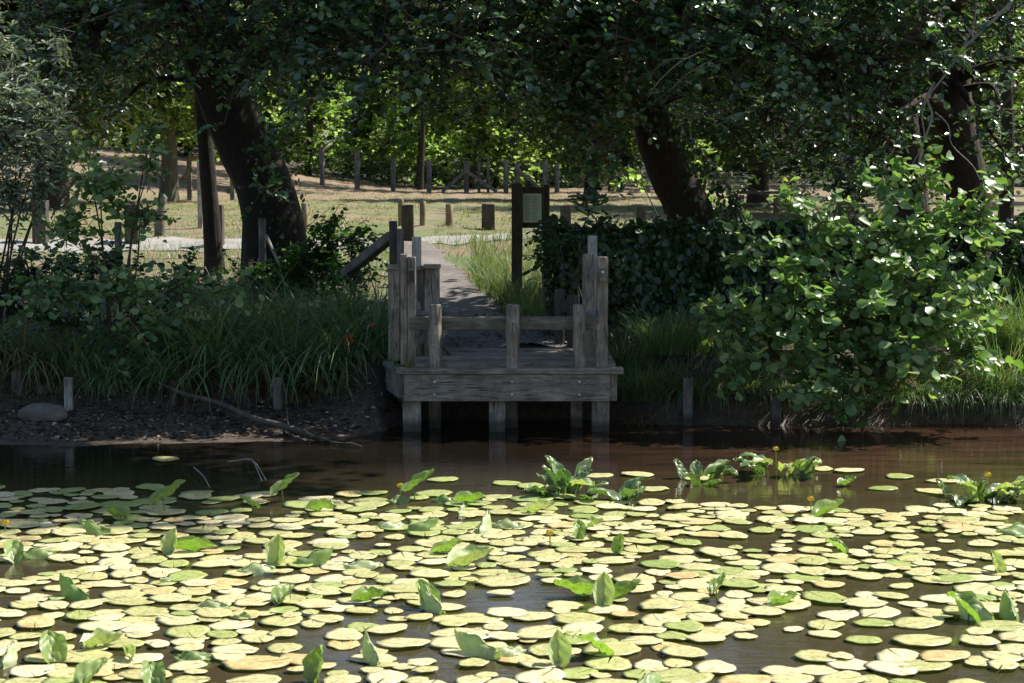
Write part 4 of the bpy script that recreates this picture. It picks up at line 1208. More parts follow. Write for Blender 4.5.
# stakes at the waterline
GW = 'stakes along the waterline'
for (a, b, t, yb, mt, lb, Y) in (
        (64.5, 72, 377, 404, 'wzp', 'short whitish stake standing in the mud at left', 17.05), (13, 22, 370, 398, 'wgrey', 'weathered stake at the far left in dry grass', 17.3),
        (108, 117, 375, 400, 'wgrey', 'brownish stake under the sapling leaves', 17.3), (170, 178, 380, 402, 'wdark', 'dark stub stake beside the end of the driftwood', 17.2),
        (272.5, 282, 377, 407, 'wgrey', 'grey stake in front of the sedges behind the driftwood', 17.1), (366, 375, 378, 405, 'wdark', 'dark stake left of the platform corner', 17.4),
        (683, 693.5, 379, 416, 'wgrey', 'square grey stake standing at the water edge right of the platform', 16.95), (771, 781, 396, 425, 'wgrey', 'dark stake in the water under the alder bush', 16.85),
        (848, 856, 400, 425, 'wdark', 'dark stake hidden deep under the alder bush', 16.9)):
    stake('stake', lb, a, b, t, yb, Y, mt, GW, base=min(gz(at((a + b) / 2, t, Y).x, Y), .3) - .05)

# forked stick & near wire fence
GN = None
nf = empty('wire_fence', g(at(180, 270, 21.3).x, 21.3), 'low wire fence with grey posts left of the big leaning alder', 'fence')
L0 = Vector(nf.location)
for px, t in ((262, 218), (118, 222), (-30, 220)):
    p = at(px, t, 21.3); zb = gz(p.x, 21.3)
    MB().tube([(p.x - L0.x, 0, zb - L0.z - .2), (p.x - L0.x, 0, p.z - L0.z - .01), (p.x - L0.x, 0, p.z - L0.z)], [.045, .042, .036], 10, noise=.06, seed=px).build('post', M['wgrey'], nf)
mb = MB(); xa = at(-60, 225, 21.3).x - L0.x; xb_ = at(262, 225, 21.3).x - L0.x
for k in range(5):
    z = .08 + k * .12
    mb.tube([(xa, -.045, z), ((xa + xb_) / 2, -.045, z - .015), (xb_, -.045, z)], [.0022] * 3, 4, cap=False)
for k in range(26):
    x = xa + (xb_ - xa) * k / 25; mb.tube([(x, -.045, .02), (x, -.045, .56)], [.0018] * 2, 3, cap=False)
mb.build('wire_mesh', M['wire'], nf)
MB().bar(Vector((at(266, 235, 21.2).x, 21.2, at(266, 235, 21.2).z)) - L0, Vector((at(281, 268, 21.0).x, 21.0, at(281, 268, 21.0).z)) - L0, .03, .03, .008).build('brace', M['deadwood'], nf)

# far wire fence with posts and diagonal braces
fence = empty('paddock_fence', (0, 64, gz(0, 64)), 'long wire fence with thin grey posts and diagonal braces along the back of the meadow', 'fence')
F0 = Vector(fence.location)
fpts = []
for px, t, bt, w in ((322, 148, 186, 5), (357, 150, 189, 5.5), (393, 158, 193, 5), (429, 160, 195, 5), (466.5, 161, 196, 5), (479, 158, 192, 3), (488, 157, 191, 3), (506, 160, 196, 5), (517, 163, 196, 4.5), (545, 159, 192, 5), (557, 163, 192, 5), (621, 170, 196, 5), (648, 172, 200, 5), (666, 173, 200, 4), (697, 172, 198, 5), (730, 172, 200, 5), (860, 172, 198, 5), (925, 172, 198, 5)):
    Y = depth_for(px, bt) if bt < 190 else 62.0
    Y = min(max(Y, 56), 67)
    a = at(px, t, Y); zb = gz(a.x, Y)
    MB().tube([(a.x, Y - F0.y, zb - F0.z - .3), (a.x, Y - F0.y, a.z - F0.z - .02), (a.x, Y - F0.y, a.z - F0.z)], [w / 2 * Y / 1900] * 2 + [w / 2.4 * Y / 1900], 8, noise=.05, seed=px).build('post', M['wgrey'], fence)
    fpts.append((a.x, Y, zb, a.z))
for (x0, y0, x1, y1) in ((442, 192, 466, 171), (466, 171, 497, 192), (518, 169, 540, 189)):
    MB().bar(at(x0, y0, 61.8) - F0, at(x1, y1, 61.8) - F0, .11, .11, .02).build('brace', M['wgrey'], fence)
mb = MB()
big = sorted(fpts)
for (p, q_) in zip(big[:-1], big[1:]):
    for k in range(6):
        f = .12 + k * .17
        mb.tube([(p[0], p[1] - F0.y - .08, p[2] + (p[3] - p[2]) * f - F0.z), (q_[0], q_[1] - F0.y - .08, q_[2] + (q_[3] - q_[2]) * f - F0.z)], [.006] * 2, 3, cap=False)
    nvv = max(2, int((q_[0] - p[0]) / .3))
    for k in range(1, nvv):
        f = k / nvv; x = p[0] + (q_[0] - p[0]) * f; yv = p[1] + (q_[1] - p[1]) * f - F0.y - .08
        zb = p[2] + (q_[2] - p[2]) * f - F0.z; zt = p[3] + (q_[3] - p[3]) * f - F0.z
        mb.tube([(x, yv, zb), (x, yv, zt)], [.0045] * 2, 3, cap=False)
mb.build('wire_mesh', M['wire'], fence)

# small timber gate/brace behind on the left
gt = empty('timber_frame', Vector((at(215, 200, 48).x, 48, gz(at(215, 200, 48).x, 48))), 'light timber frame with slanting struts beyond the slender trunk', 'frame')
G0 = Vector(gt.location)
for (x0, y0, x1, y1) in ((189, 158, 200, 158), (181, 182, 192, 168), (217, 152, 232, 168)):
    MB().bar(at(x0, y0, 48) - G0, at(x1, y1, 48) - G0, .13, .13, .02, up=(0, 1, 0)).build('strut', M['wtan'], gt)
for px in (189, 232):
    a = at(px, 156, 48); MB().box(a.x - G0.x, 0, (a.z - G0.z) / 2, .12, .12, a.z - G0.z, .02).build('post', M['wgrey'], gt)

# bench / rail tables at right
def rail_bench(label, px0, px1, pyt, pym, pyb, Y, name='wooden_bench'):
    a = at(px0, pyt, Y); b = at(px1, pyt, Y); zb = gz(a.x, Y)
    root = empty(name, (0.5 * (a.x + b.x), Y, zb), label, 'bench')
    w = b.x - a.x; zt = a.z - zb; zm = at(px0, pym, Y).z - zb
    MB().box(0, 0, zt, w, .32, .06, .01).build('tabletop', M['wgrey'], root)
    MB().box(0, -.4, zm, w * .94, .22, .05, .01).build('seat', M['wgrey'], root)
    for s in (-1, 1):
        MB().box(s * w * .42, -.05, zt / 2 - .04, .1, .1, zt - .02, .01).build('leg', M['wgrey'], root)
        MB().box(s * w * .42, -.3, zm / 2 - .03, .09, .1, zm, .01).build('leg', M['wgrey'], root)
rail_bench('grey timber picnic bench in the shade behind the hedge right of the leaning trunk', 738, 779, 192.5, 204, 215, 38)
rail_bench('timber table under the right-hand trees, partly hidden by the alder bush', 838, 872, 205, 216, 228, 31, 'picnic_table')

# notice board
nb = empty('notice_board', (at(530, 290, 22).x, 22, gz(at(530, 290, 22).x, 22)), 'brown wooden notice board on two posts holding a pale green printed sheet', 'notice board')
N0 = Vector(nb.location)
def nbp(px0, px1, py0, py1, yo, d, name, mat, bev=.006, parent=nb):
    a = at(px0, py0, 22 + yo) - N0; b = at(px1, py1, 22 + yo) - N0
    return MB().box((a.x + b.x) / 2, yo, (a.z + b.z) / 2, b.x - a.x, d, abs(a.z - b.z), bev).build(name, M[mat], parent)
M['nbw'] = wood_mat('brown_stained_wood', (1, 1, GR), (.045, .03, .017), (.14, .095, .055), .3)
nbp(511.5, 522.5, 183, 298, 0, .12, 'post', 'nbw', .02)
nbp(543.5, 549.5, 184, 298, .25, .12, 'post', 'nbw', .02)
nbp(522, 544, 187, 228, .1, .05, 'board', 'nbw')
m, nt, out = nodes('printed_sheet')
tc = N(nt, 'ShaderNodeTexCoord')
p = N(nt, 'ShaderNodeBsdfPrincipled', i_Roughness=.35)
c = ramp(nt, noise(nt, 9, 2, tc.outputs['Object']), [(.4, (.62, .7, .42)), (.6, (.7, .76, .5))])
nt.links.new(c, p.inputs['Base Color']); nt.links.new(p.outputs[0], out.inputs[0])
M['sheet'] = m
M['ink'] = plain('printed_lines', (.22, .3, .2), .5)
sh = nbp(523, 541.5, 193.5, 222.5, .06, .012, 'printed_sheet', 'sheet', .002)
mb = MB(); rg = random.Random(4)
a0 = at(525, 197.5, 22.05) - N0; a1 = at(539, 219, 22.05) - N0
for k in range(11):
    z = a0.z + (a1.z - a0.z) * k / 10
    for c0, c1 in ((0, .42), (.5, .95)):
        e = c1 - rg.uniform(0, .12)
        mb.box(a0.x + (a1.x - a0.x) * (c0 + e) / 2, .051, z, (a1.x - a0.x) * (e - c0), .003, .007, 0)
mb.build('text_lines', M['ink'], sh)

# rock, driftwood and twigs
bm = bmesh.new(); bmesh.ops.create_icosphere(bm, subdivisions=4, radius=1)
from mathutils import noise as mn
for v in bm.verts:
    d = 1 + .18 * mn.noise(v.co * 1.7 + Vector((3, 1, 2))) + .05 * mn.noise(v.co * 6)
    v.co = Vector((v.co.x * .2 * d, v.co.y * .16 * d, max(v.co.z, -.4) * .11 * d))
me = bpy.data.meshes.new('rock'); bm.to_mesh(me); bm.free()
for pl in me.polygons: pl.use_smooth = True
M['rock'] = gravel_mat('mud_stained_rock', (.12, .1, .085), (.22, .19, .165), 18)
o = new_obj('rock', me, M['rock']); pr = ong(43, 420, .09); o.location = (pr.x, pr.y, gz(pr.x, pr.y) + .03); tag(o, 'flat rounded brown rock lying on the mud at left', 'rock')
me2 = me.copy(); o = new_obj('stone', me2, None); me2.materials[0] = M['rock'] if me2.materials else None
pr = ong(41, 403, .16); o.location = (pr.x, pr.y + .1, gz(pr.x, pr.y + .1) + .03); o.scale = (.3, .4, .6); tag(o, 'small pale stone just behind the flat rock', 'stone')
mb = MB()
def gp(px, py, z=.1, up=.0):
    p = ong(px, py, z); return Vector((p.x, p.y, max(gz(p.x, p.y), 0) + up))
d0, d1 = gp(150, 398, .2, .1), gp(322, 443, 0, .02)
pts = smooth_path([d0.lerp(d1, f) + Vector((0, 0, h)) for f, h in ((0, .02), (.2, -.012), (.42, .012), (.62, -.012), (.82, .01), (1, 0))], 5)
mb.tube(pts, list(np.linspace(.014, .03, len(pts) - 4)) + [.03, .027, .022, .014], 9, noise=.14, seed=3)
pts = smooth_path([gp(290, 436, .04, .03), gp(287, 425, .05, .1), gp(283, 412, .05, .2)], 4); mb.tube(pts, list(np.linspace(.008, .003, len(pts))), 5)
tag(mb.build('driftwood_branch', M['driftwood'], origin=tuple(gp(235, 422))), 'long grey driftwood branch lying across the mud shore', 'branch')
for i, (lst, lb) in enumerate(((((228, 462, .0), (240, 468, .06), (252, 473, .1), (262, 481, 0)), 'thin dead twigs poking from the water left of the centre shore'),
                               (((194, 474, .05), (203, 481, .04), (210, 488, 0)), 'short single dead twig in the water near the first lily pads'))):
    mb = MB(); pp = smooth_path([ong(a, b, 0) + Vector((0, 0, c)) for a, b, c in lst], 4)
    mb.tube(pp, list(np.linspace(.006, .003, len(pp))), 5)
    if i == 0:
        pp = smooth_path([ong(246, 462, 0) + Vector((0, 0, .02)), ong(255, 470, 0) + Vector((0, 0, .06)), ong(266, 480, 0)], 4); mb.tube(pp, [.004] * len(pp), 5)
    tag(mb.build('dead_twig', M['deadwood']), lb, 'twig')
mb = MB(); pp = smooth_path([gp(300, 440, 0, .01), gp(318, 443, 0, .05), gp(335, 445, 0, .02), gp(352, 447, 0, .03), gp(362, 448, 0, .01)], 4); mb.tube(pp, list(np.linspace(.01, .005, len(pp))), 5, noise=.2)
tag(mb.build('floating_stick', M['barkgrey']), 'thin stick at the waterline at the driftwood end', 'stick')
# tiny weed on the platform corner
tuft('weed', 'small dry weed growing on the left front corner of the platform', at(408, 366, FY), 40, .16, .03, .003, .7, 'drygrass', 301, cat='weed').location.z = ZD
wd = empty('seedling', (at(394, 366, FY + .1).x, FY + .1, ZD - .02), 'tiny round-leaved seedling on the left end of the platform', 'seedling')
rng = np.random.default_rng(1)
V, F, r = leaves(np.array([[0, 0, .05], [.03, 0, .03], [-.02, -.01, .06], [.04, 0, .0], [0, -.02, .02]]), rng.normal(0, 1, (5, 3)), np.array([0, -.8, .8]) + rng.normal(0, .2, (5, 3)), np.full(5, .05), rng)
new_obj('leaf', np_mesh('leaf', V, F, r), M['fern'], wd)

# ------------------------------------------------------------------ water lilies
def pad_mesh(rng, name):
    nseg, rings = 30, 4
    V = [(0, 0, .0)]; notch = rng.choice([.02, .02, .05, .1])
    L, Wd = 1.0, rng.uniform(.78, .9)
    ph = rng.uniform(0, 6.28, 4); rim = rng.uniform(.0, .02); wav = rng.uniform(.003, .012)
    cup = rng.uniform(-.01, .02)
    for k in range(1, rings + 1):
        f = k / rings
        for i in range(nseg + 1):
            a = notch * .5 + (2 * math.pi - notch) * i / nseg
            R = .5 * f * (1 + .045 * math.sin(2 * a + ph[2]) + .05 * math.sin(3 * a + ph[0]) + .03 * math.sin(7 * a + ph[1]) + .018 * math.sin(13 * a + ph[2]))
            x = R * math.cos(a) * L + .06 * f; y = R * math.sin(a) * Wd
            if i == 0: y = abs(y) + .005
            if i == nseg: y = -abs(y) - .005
            z = wav * f * f * math.sin(4 * a + ph[2]) + cup * f * f + rim * f ** 5 * (math.sin(2 * a + ph[3]) > .2) * max(0, math.sin(2 * a + ph[3]))
            V.append((x, y, z))
    F = []
    n1 = nseg + 1
    tri = [(0, 1 + i, 2 + i) for i in range(nseg)]
    F4 = []
    for k in range(rings - 1):
        for i in range(nseg):
            a = 1 + k * n1 + i
            F4.append((a, a + n1, a + n1 + 1, a + 1))
    # thin rim skirt
    b = len(V); last = 1 + (rings - 1) * n1
    for i in range(n1):
        x, y, z = V[last + i]; V.append((x * .99, y * .99, z - .006))
    for i in range(1, nseg - 1):
        F4.append((last + i, b + i, b + i + 1, last + i + 1))
    return V, tri, F4


def build_pad_me(name, V, tri, F4, mat):
    me = bpy.data.meshes.new(name); me.from_pydata([tuple(v) for v in V], [], tri + F4)
    me.polygons.foreach_set('use_smooth', [True] * len(me.polygons)); me.update(); me.materials.append(mat)
    return me


rng = np.random.default_rng(2024)
PV = [pad_mesh(rng, 'lily_pad') for _ in range(14)]
PADM = {c: [build_pad_me('lily_pad', *pv, M['pad_' + c]) for pv in PV] for c in ('yellow', 'green', 'rust')}
# positions: dart throwing in world space
pads = []
cells = {}
def ok(x, y, r):
    i, j = int(x / .35), int(y / .35)
    for a in (-1, 0, 1):
        for b in (-1, 0, 1):
            for q_ in cells.get((i + a, j + b), ()):
                if (x - q_[0]) ** 2 + (y - q_[1]) ** 2 < ((r + q_[2]) * PACK) ** 2: return False
    return True
def dens(x, y):
    d = 1.0
    edge = np.interp(x, [-6, -2.2, -.8, 0, .9, 2.5, 6], [13.5, 13.45, 13.3, 13.1, 12.9, 12.8, 13.0])
    d *= float(np.interp(y, [edge - 1.3, edge - .1, edge + .1], [1, .6, 0]))
    nz = mn.noise(Vector((x * .75 + 3, y * .55, 1.3))) + .45 * mn.noise(Vector((x * 2.0, y * 1.6, 7)))
    d *= float(np.interp(nz, [-.4, 0], [.12, 1]))
    # open water pockets seen in the photo
    for (cx, cy, rx, ry, v) in HOLES:
        q_ = ((x - cx) / rx) ** 2 + ((y - cy) / ry) ** 2
        if q_ < 1: d *= v
    return d
HOLES = []
for (px, py, rx, ry, v) in ((780, 545, .55, .35, .35), (880, 540, .35, .2, .4), (790, 655, .5, .45, .25), (870, 590, .5, .3, .4), (900, 620, .8, .3, .5), (55, 600, .4, .4, .3), (30, 570, .35, .3, .3), (215, 575, .35, .2, .3), (470, 595, .25, .35, .35), (540, 615, .2, .4, .35), (480, 660, .35, .3, .35),
                            (160, 650, .3, .3, .4), (380, 545, .5, .2, .3), (1000, 550, .4, .3, .4), (940, 640, .5, .3, .4), (250, 690, .6, .3, .5), (650, 665, .4, .2, .5), (980, 680, .4, .2, .4)):
    p = ong(px, py); HOLES.append((p.x, p.y, rx, ry, v * (.3 if px > 700 else .8)))
PACK = .66
for it in range(21000):
    y = rng.uniform(6.6, 14.2); x = rng.uniform(-1, 1) * (y * .27 + 1.6)
    if rng.random() > dens(x, y): continue
    dia = rng.choice([.13, .18, .23, .27, .32], p=[.12, .22, .28, .25, .13]) * rng.uniform(.82, 1.02)
    if ok(x, y, dia / 2):
        pads.append([x, y, dia / 2, rng.random() * 6.28])
        cells.setdefault((int(x / .35), int(y / .35)), []).append((x, y, dia / 2))
# few strays past the edge
for (px, py) in ((445, 481), (570, 481), (600, 476), (850, 472), (900, 478), (940, 482), (885, 489), (820, 470), (150, 462 + 25), (700, 480), (640, 476), (655, 490), (930, 492), (965, 500), (530, 487), (505, 484), (560, 497), (165, 460)):
    p = ong(px, py); pads.append([p.x, p.y, .12, rng.random() * 6.28])
info = []
for q_ in pads:
    x, y, r, a = q_
    px = 512 + 1900 * x / y; py = YH + 1900 * CAMH / y
    vis = -20 < px < 1044 and py < 700
    c = rng.random(); cls = 'yellow' if c < .8 else ('rust' if c < .89 else 'green')
    if y > 12.6 and x < .5 and rng.random() < .6: cls = 'green'  # far-left pads turned green: tree shade put into the pad colour
    info.append((not vis, y, x, r, a, cls))
info.sort(key=lambda t: (t[0], t[1]))
LBL = {'yellow': ('flat pale yellow-green lily pad, freckled, floating on the near pond', 'pale yellow-green lily pads'),
       'rust': ('lily pad stained with rusty brown patches, floating on the near pond', 'rust-stained lily pads'),
       'green': ('plain fresher green lily pad floating on the near pond', 'fresh green lily pads')}
restV, restF3, restR, restM = [], [], [], []
offs = 0
for i, (nv, y, x, r, a, cls) in enumerate(info):
    z = .004 + .010 * rng.random() + (i % 3) * .003
    tx, ty = rng.normal(0, .013, 2); k = int(rng.integers(len(PV)))
    if i < 300 and not nv:
        o = bpy.data.objects.new('lily_pad', PADM[cls][k]); COL.objects.link(o)
        o.location = (x, y, z); o.rotation_euler = (tx, ty, a); o.scale = (r * 2,) * 3
        tag(o, LBL[cls][0], 'lily pad', LBL[cls][1])
    else:
        V, tri, F4 = PV[k]
        V = np.array(V) * r * 2
        Rm = np.array(Matrix.Rotation(a, 3, 'Z') @ Matrix.Rotation(tx, 3, 'X') @ Matrix.Rotation(ty, 3, 'Y'))
        V = V @ Rm.T + np.array([x, y, z])
        T = list(tri)
        for q4 in F4: T += [(q4[0], q4[1], q4[2]), (q4[0], q4[2], q4[3])]
        restV.append(V); restF3.append(np.array(T) + offs); restR.append(np.full(len(V), rng.random())); restM.append(np.full(len(T), {'yellow': 0, 'green': 1, 'rust': 2}[cls]))
        offs += len(V)
me = np_mesh('distant_lily_pads', np.concatenate(restV), np.concatenate(restF3), np.concatenate(restR), smooth=True, matidx=np.concatenate(restM))
o = new_obj('distant_lily_pads', me, [M['pad_yellow'], M['pad_green'], M['pad_rust']])
tag(o, 'carpet of smaller-looking lily pads farther out on the pond', 'lily pads', kind='stuff')
print('PADS', len(pads))


def raised_leaf_mesh(L, Wd, fold, curl, seed, roll=0.0):
    """heart-shaped lily leaf. u along midrib, folded about it by angle fold, tip curling by curl"""
    rg = random.Random(seed); nu, nv = 12, 10
    V = []; ph = rg.uniform(0, 6)
    for i in range(nu + 1):
        u = i / nu
        hw = Wd * .5 * (math.sin(math.pi * (u * .93 + .07) ** .8) ** .6 if 0 < u < 1 else .12 * (u < .5))
        hw = max(hw, .004)
        back = -.12 * L * (1 - min(1, u / .25)) if u < .25 else 0
        # curved spine
        a = curl * (u - .3)
        sx = L * (math.sin(a) / curl if abs(curl) > 1e-3 else u - .3); sz = L * ((1 - math.cos(a)) / curl if abs(curl) > 1e-3 else 0)
        nx_, nz_ = -math.sin(a), math.cos(a)
        for j in range(nv + 1):
            v = j / nv * 2 - 1
            s = abs(v) * hw
            fa = fold + roll * abs(v)
            y = math.copysign(1, v) * s * math.cos(fa) ; h = s * math.sin(fa) + .008 * math.sin(9 * u + 5 * v + ph) + .005 * math.sin(17 * u - 8 * v + ph * 2)
            ex = back * (v * v) * 1.4
            V.append((sx + ex + nx_ * h, y, sz + nz_ * h))
    F = []
    for i in range(nu):
        for j in range(nv):
            a = i * (nv + 1) + j
            F.append((a, a + 1, a + nv + 2, a + nv + 1))
    return V, F


def raised_leaf(label, px, pyb, L, kind, mat='green', yaw=None, seed=0, group='raised lily leaves'):
    """base on water at pixel (px,pyb)"""
    rg = random.Random(seed * 7 + int(px))
    p = ong(px, pyb, 0.01)
    root = empty('raised_lily_leaf', p, label, 'lily leaf', group)
    L *= .68 if kind == 'stand' else .84; Wd = L * rg.uniform(.72, .88)
    yaw = rg.uniform(0, 6.28) if yaw is None else yaw
    if kind == 'taco':       # folded, midrib up: a roof standing on the water
        V, F = raised_leaf_mesh(L, Wd * 1.15, -rg.uniform(.7, .9), rg.uniform(-.6, -.2), seed, -.35); tilt = rg.uniform(-.6, -.3); z = L * .26
    elif kind == 'cup':
        V, F = raised_leaf_mesh(L, Wd, rg.uniform(.5, .9), rg.uniform(.5, 1.1), seed, .3); tilt = rg.uniform(-.3, .1); z = L * .06
    elif kind == 'spear':
        L *= .8; V, F = raised_leaf_mesh(L, Wd * 1.0, rg.uniform(.4, .6), .5, seed, .3); tilt = -1.15; z = L * .25
    elif kind == 'stand':
        V, F = raised_leaf_mesh(L, Wd, rg.uniform(.3, .6), rg.uniform(-.8, -.2), seed, .2); tilt = rg.uniform(-.85, -.5); z = L * .2
    elif kind == 'flag':     # tilted leaf held high on a stem
        V, F = raised_leaf_mesh(L, Wd * .8, .5, .4, seed, .2); tilt = -.5; z = L * .4
    else:                    # dome
        V, F = raised_leaf_mesh(L, Wd, -rg.uniform(.4, .6), -rg.uniform(.9, 1.3), seed, -.4); tilt = -.15; z = L * .2
    R = Matrix.Rotation(yaw, 3, 'Z') @ Matrix.Rotation(tilt, 3, 'Y')
    V = [R @ Vector(v) + Vector((0, 0, z)) for v in V]
    me = bpy.data.meshes.new('blade'); me.from_pydata([tuple(v) for v in V], [], F)
    me.polygons.foreach_set('use_smooth', [True] * len(F)); me.update()
    new_obj('blade', me, M['leaf_' + mat], root)
    # midrib
    mid = [V[i * 11 + 5] for i in range(13)]
    MB().tube(mid, list(np.linspace(.0045, .0015, 13)), 5).build('midrib', M['leaf_pale'], root)
    j = mid[3]
    MB().tube(smooth_path([(0.01, .01, -.12), (j.x * .5, j.y * .5, j.z * .4), tuple(j)], 3), [.005] * 7, 6).build('stem', M['leaf_green'], root)
    return root

RL = [  # px, base y, length, kind, mat, yaw, label
 (120, 519, .24, 'cup', 'green', 2.6, 'pair-like curled green leaf standing left of the long leaning leaf'),
 (165, 512, .30, 'flag', 'green', .4, 'long narrow leaf leaning right above the far pads at left'),
 (173, 553, .24, 'spear', 'pale', 1.2, 'upright pale spear-rolled leaf at left of centre'),
 (190, 552, .26, 'cup', 'green', .1, 'bright green cupped leaf right of the pale spear leaf'),
 (102, 534, .24, 'taco', 'green', 3.0, 'low folded green leaf left of the pale spear leaf'),
 (14, 560, .28, 'stand', 'green', 1.9, 'big bright green leaf standing at the left edge'),
 (33, 556, .24, 'dome', 'green', .2, 'bluish green domed leaf beside the big left edge leaf'),
 (283, 500, .26, 'flag', 'green', .5, 'green leaf held slanting on a stem above the far pads'),
 (252, 512, .16, 'flag', 'green', 3.3, 'small leaf on a thin stem left of the slanting one'),
 (318, 511, .22, 'cup', 'green', .3, 'double-lobed green leaf right of the slanting leaf'),
 (278, 562, .26, 'spear', 'pale', 1.4, 'tall pale spear leaf left of centre with white edge'),
 (263, 572, .26, 'dome', 'pale', 3.2, 'pale folded leaf at the foot of the tall spear'),
 (308, 564, .26, 'taco', 'green', .3, 'low green leaf right of the tall spear'),
 (80, 598, .25, 'taco', 'green', 2.7, 'folded green leaf with pale top in the open water at left'),
 (165, 582, .14, 'dome', 'green', 1, 'very small bluish leaf between flat pads'),
 (283, 602, .23, 'stand', 'green', 1.1, 'tall spotted green leaf standing beside pale pads'),
 (218, 608, .22, 'dome', 'pale', 2.9, 'nearly white curled leaf with its reflection below'),
 (241, 618, .13, 'dome', 'green', 0, 'small smooth green leaf right of the white curled one'),
 (53, 660, .26, 'stand', 'green', 2.0, 'ragged green leaf with brown edge near the bottom left'),
 (97, 648, .24, 'cup', 'pale', .6, 'pale open leaf right of the ragged one'),
 (90, 684, .26, 'stand', 'green', 1.0, 'leaf cut by the bottom edge at left'),
 (153, 686, .24, 'stand', 'green', 1.9, 'fresh leaf cut by the bottom edge under the flat green one'),
 (190, 659, .2, 'dome', 'green', 0.1, 'flat shiny bright green leaf near the bottom'),
 (130, 660, .18, 'cup', 'pale', 2.0, 'crumpled pale leaf near the bottom left'),
 (318, 678, .24, 'spear', 'green', 1.0, 'upright green leaf at the bottom left of centre'),
 (6, 664, .2, 'taco', 'pale', 1.5, 'pale leaf tip at the bottom left edge'),
 (397, 502, .2, 'dome', 'green', .5, 'dark green leaf hump beside the yellow flower'),
 (415, 500, .3, 'flag', 'green', .35, 'leaf on a stem slanting up right of the yellow flower'),
 (466, 503, .24, 'cup', 'green', .2, 'bright green open leaf pair at centre among far pads'),
 (447, 501, .2, 'dome', 'green', 3.0, 'bluish round leaf left of the bright centre pair'),
 (460, 513, .13, 'taco', 'pale', 1.2, 'small pale rolled leaf below the bright centre pair'),
 (386, 528, .22, 'dome', 'pale', .4, 'pale domed leaf left of the angular green one'),
 (417, 531, .24, 'taco', 'green', .2, 'angular green leaf in the middle distance'),
 (482, 531, .26, 'taco', 'pale', 1.3, 'pale hooded leaf standing right of the angular one'),
 (512, 527, .24, 'dome', 'pale', 3.0, 'pale sheet-like leaf right of the hooded one'),
 (536, 513, .24, 'cup', 'pale', .1, 'wide pale leaf below the leafy clump at centre'),
 (579, 538, .22, 'stand', 'green', 1.6, 'dark bluish green leaf right of centre'),
 (593, 527, .16, 'cup', 'green', .7, 'small leaf touching the dark bluish one'),
 (358, 568, .24, 'dome', 'pale', .2, 'pale green hood with dark water below it'),
 (444, 553, .22, 'cup', 'green', .1, 'flat bright green leaf tip near the centre'),
 (466, 567, .34, 'cup', 'pale', .5, 'broad curled pale leaf near the centre, largest of the middle rows'),
 (365, 602, .22, 'cup', 'green', .5, 'bright green wavy leaf left of the folded white-edged one'),
 (427, 606, .28, 'stand', 'green', 2.1, 'bright green leaf behind the pale folded one'),
 (436, 610, .26, 'taco', 'pale', 2.2, 'pale folded leaf with white midrib at lower centre'),
 (604, 604, .27, 'spear', 'pale', 1.5, 'upright pale folded leaf right of centre'),
 (583, 596, .3, 'cup', 'green', 3.0, 'broad spotted leaf lying left of the upright folded one'),
 (622, 598, .24, 'cup', 'green', .5, 'green leaf leaning right of the upright folded one'),
 (620, 552, .18, 'spear', 'green', 1.0, 'narrow upright leaf in the middle distance right of centre'),
 (484, 655, .31, 'taco', 'pale', 2.5, 'large pale green leaf folded like a roof at bottom centre'),
 (502, 655, .22, 'dome', 'pale', .4, 'whitish leaf behind the large roof-folded one'),
 (558, 663, .25, 'spear', 'pale', 1.7, 'upright white-green folded leaf at bottom right of centre'),
 (599, 655, .25, 'stand', 'green', 3.3, 'translucent green leaf with ragged brown edge'),
 (375, 662, .25, 'taco', 'pale', 2.0, 'pale folded leaf left of the large roof-folded one'),
 (645, 686, .25, 'dome', 'green', 1.0, 'green leaf cut by the bottom edge right of centre'),
 (717, 598, .18, 'flag', 'green', .9, 'small green leaf pair standing at right'),
 (839, 552, .2, 'stand', 'green', 2.6, 'bright green angled leaf on the right-hand pads'),
 (826, 515, .28, 'cup', 'green', .5, 'long bright leaf beside the stalked yellow flower'),
 (780, 605, .22, 'cup', 'green', .6, 'dark-centred curled leaf at right'),
 (1012, 533, .3, 'dome', 'green', .2, 'big bright green leaf cut by the right edge'),
 (968, 618, .3, 'stand', 'green', 2.4, 'spotted green half of a big curled pair at lower right'),
 (982, 618, .3, 'taco', 'pale', 2.3, 'pale rolled half of the big curled pair at lower right'),
 (1012, 618, .26, 'taco', 'green', 1.6, 'folded green leaf at the right edge beside the big pair'),
 (995, 572, .2, 'spear', 'pale', 2.2, 'crumpled white leaf tip above the big curled pair'),
 (845, 485, .18, 'cup', 'green', .4, 'little leaf cluster between the two far clumps at right'),
]
for i, (px, py, L, kd, mt, yw, lb) in enumerate(RL):
    raised_leaf(lb, px, py, L, kd, mt, yw, i)


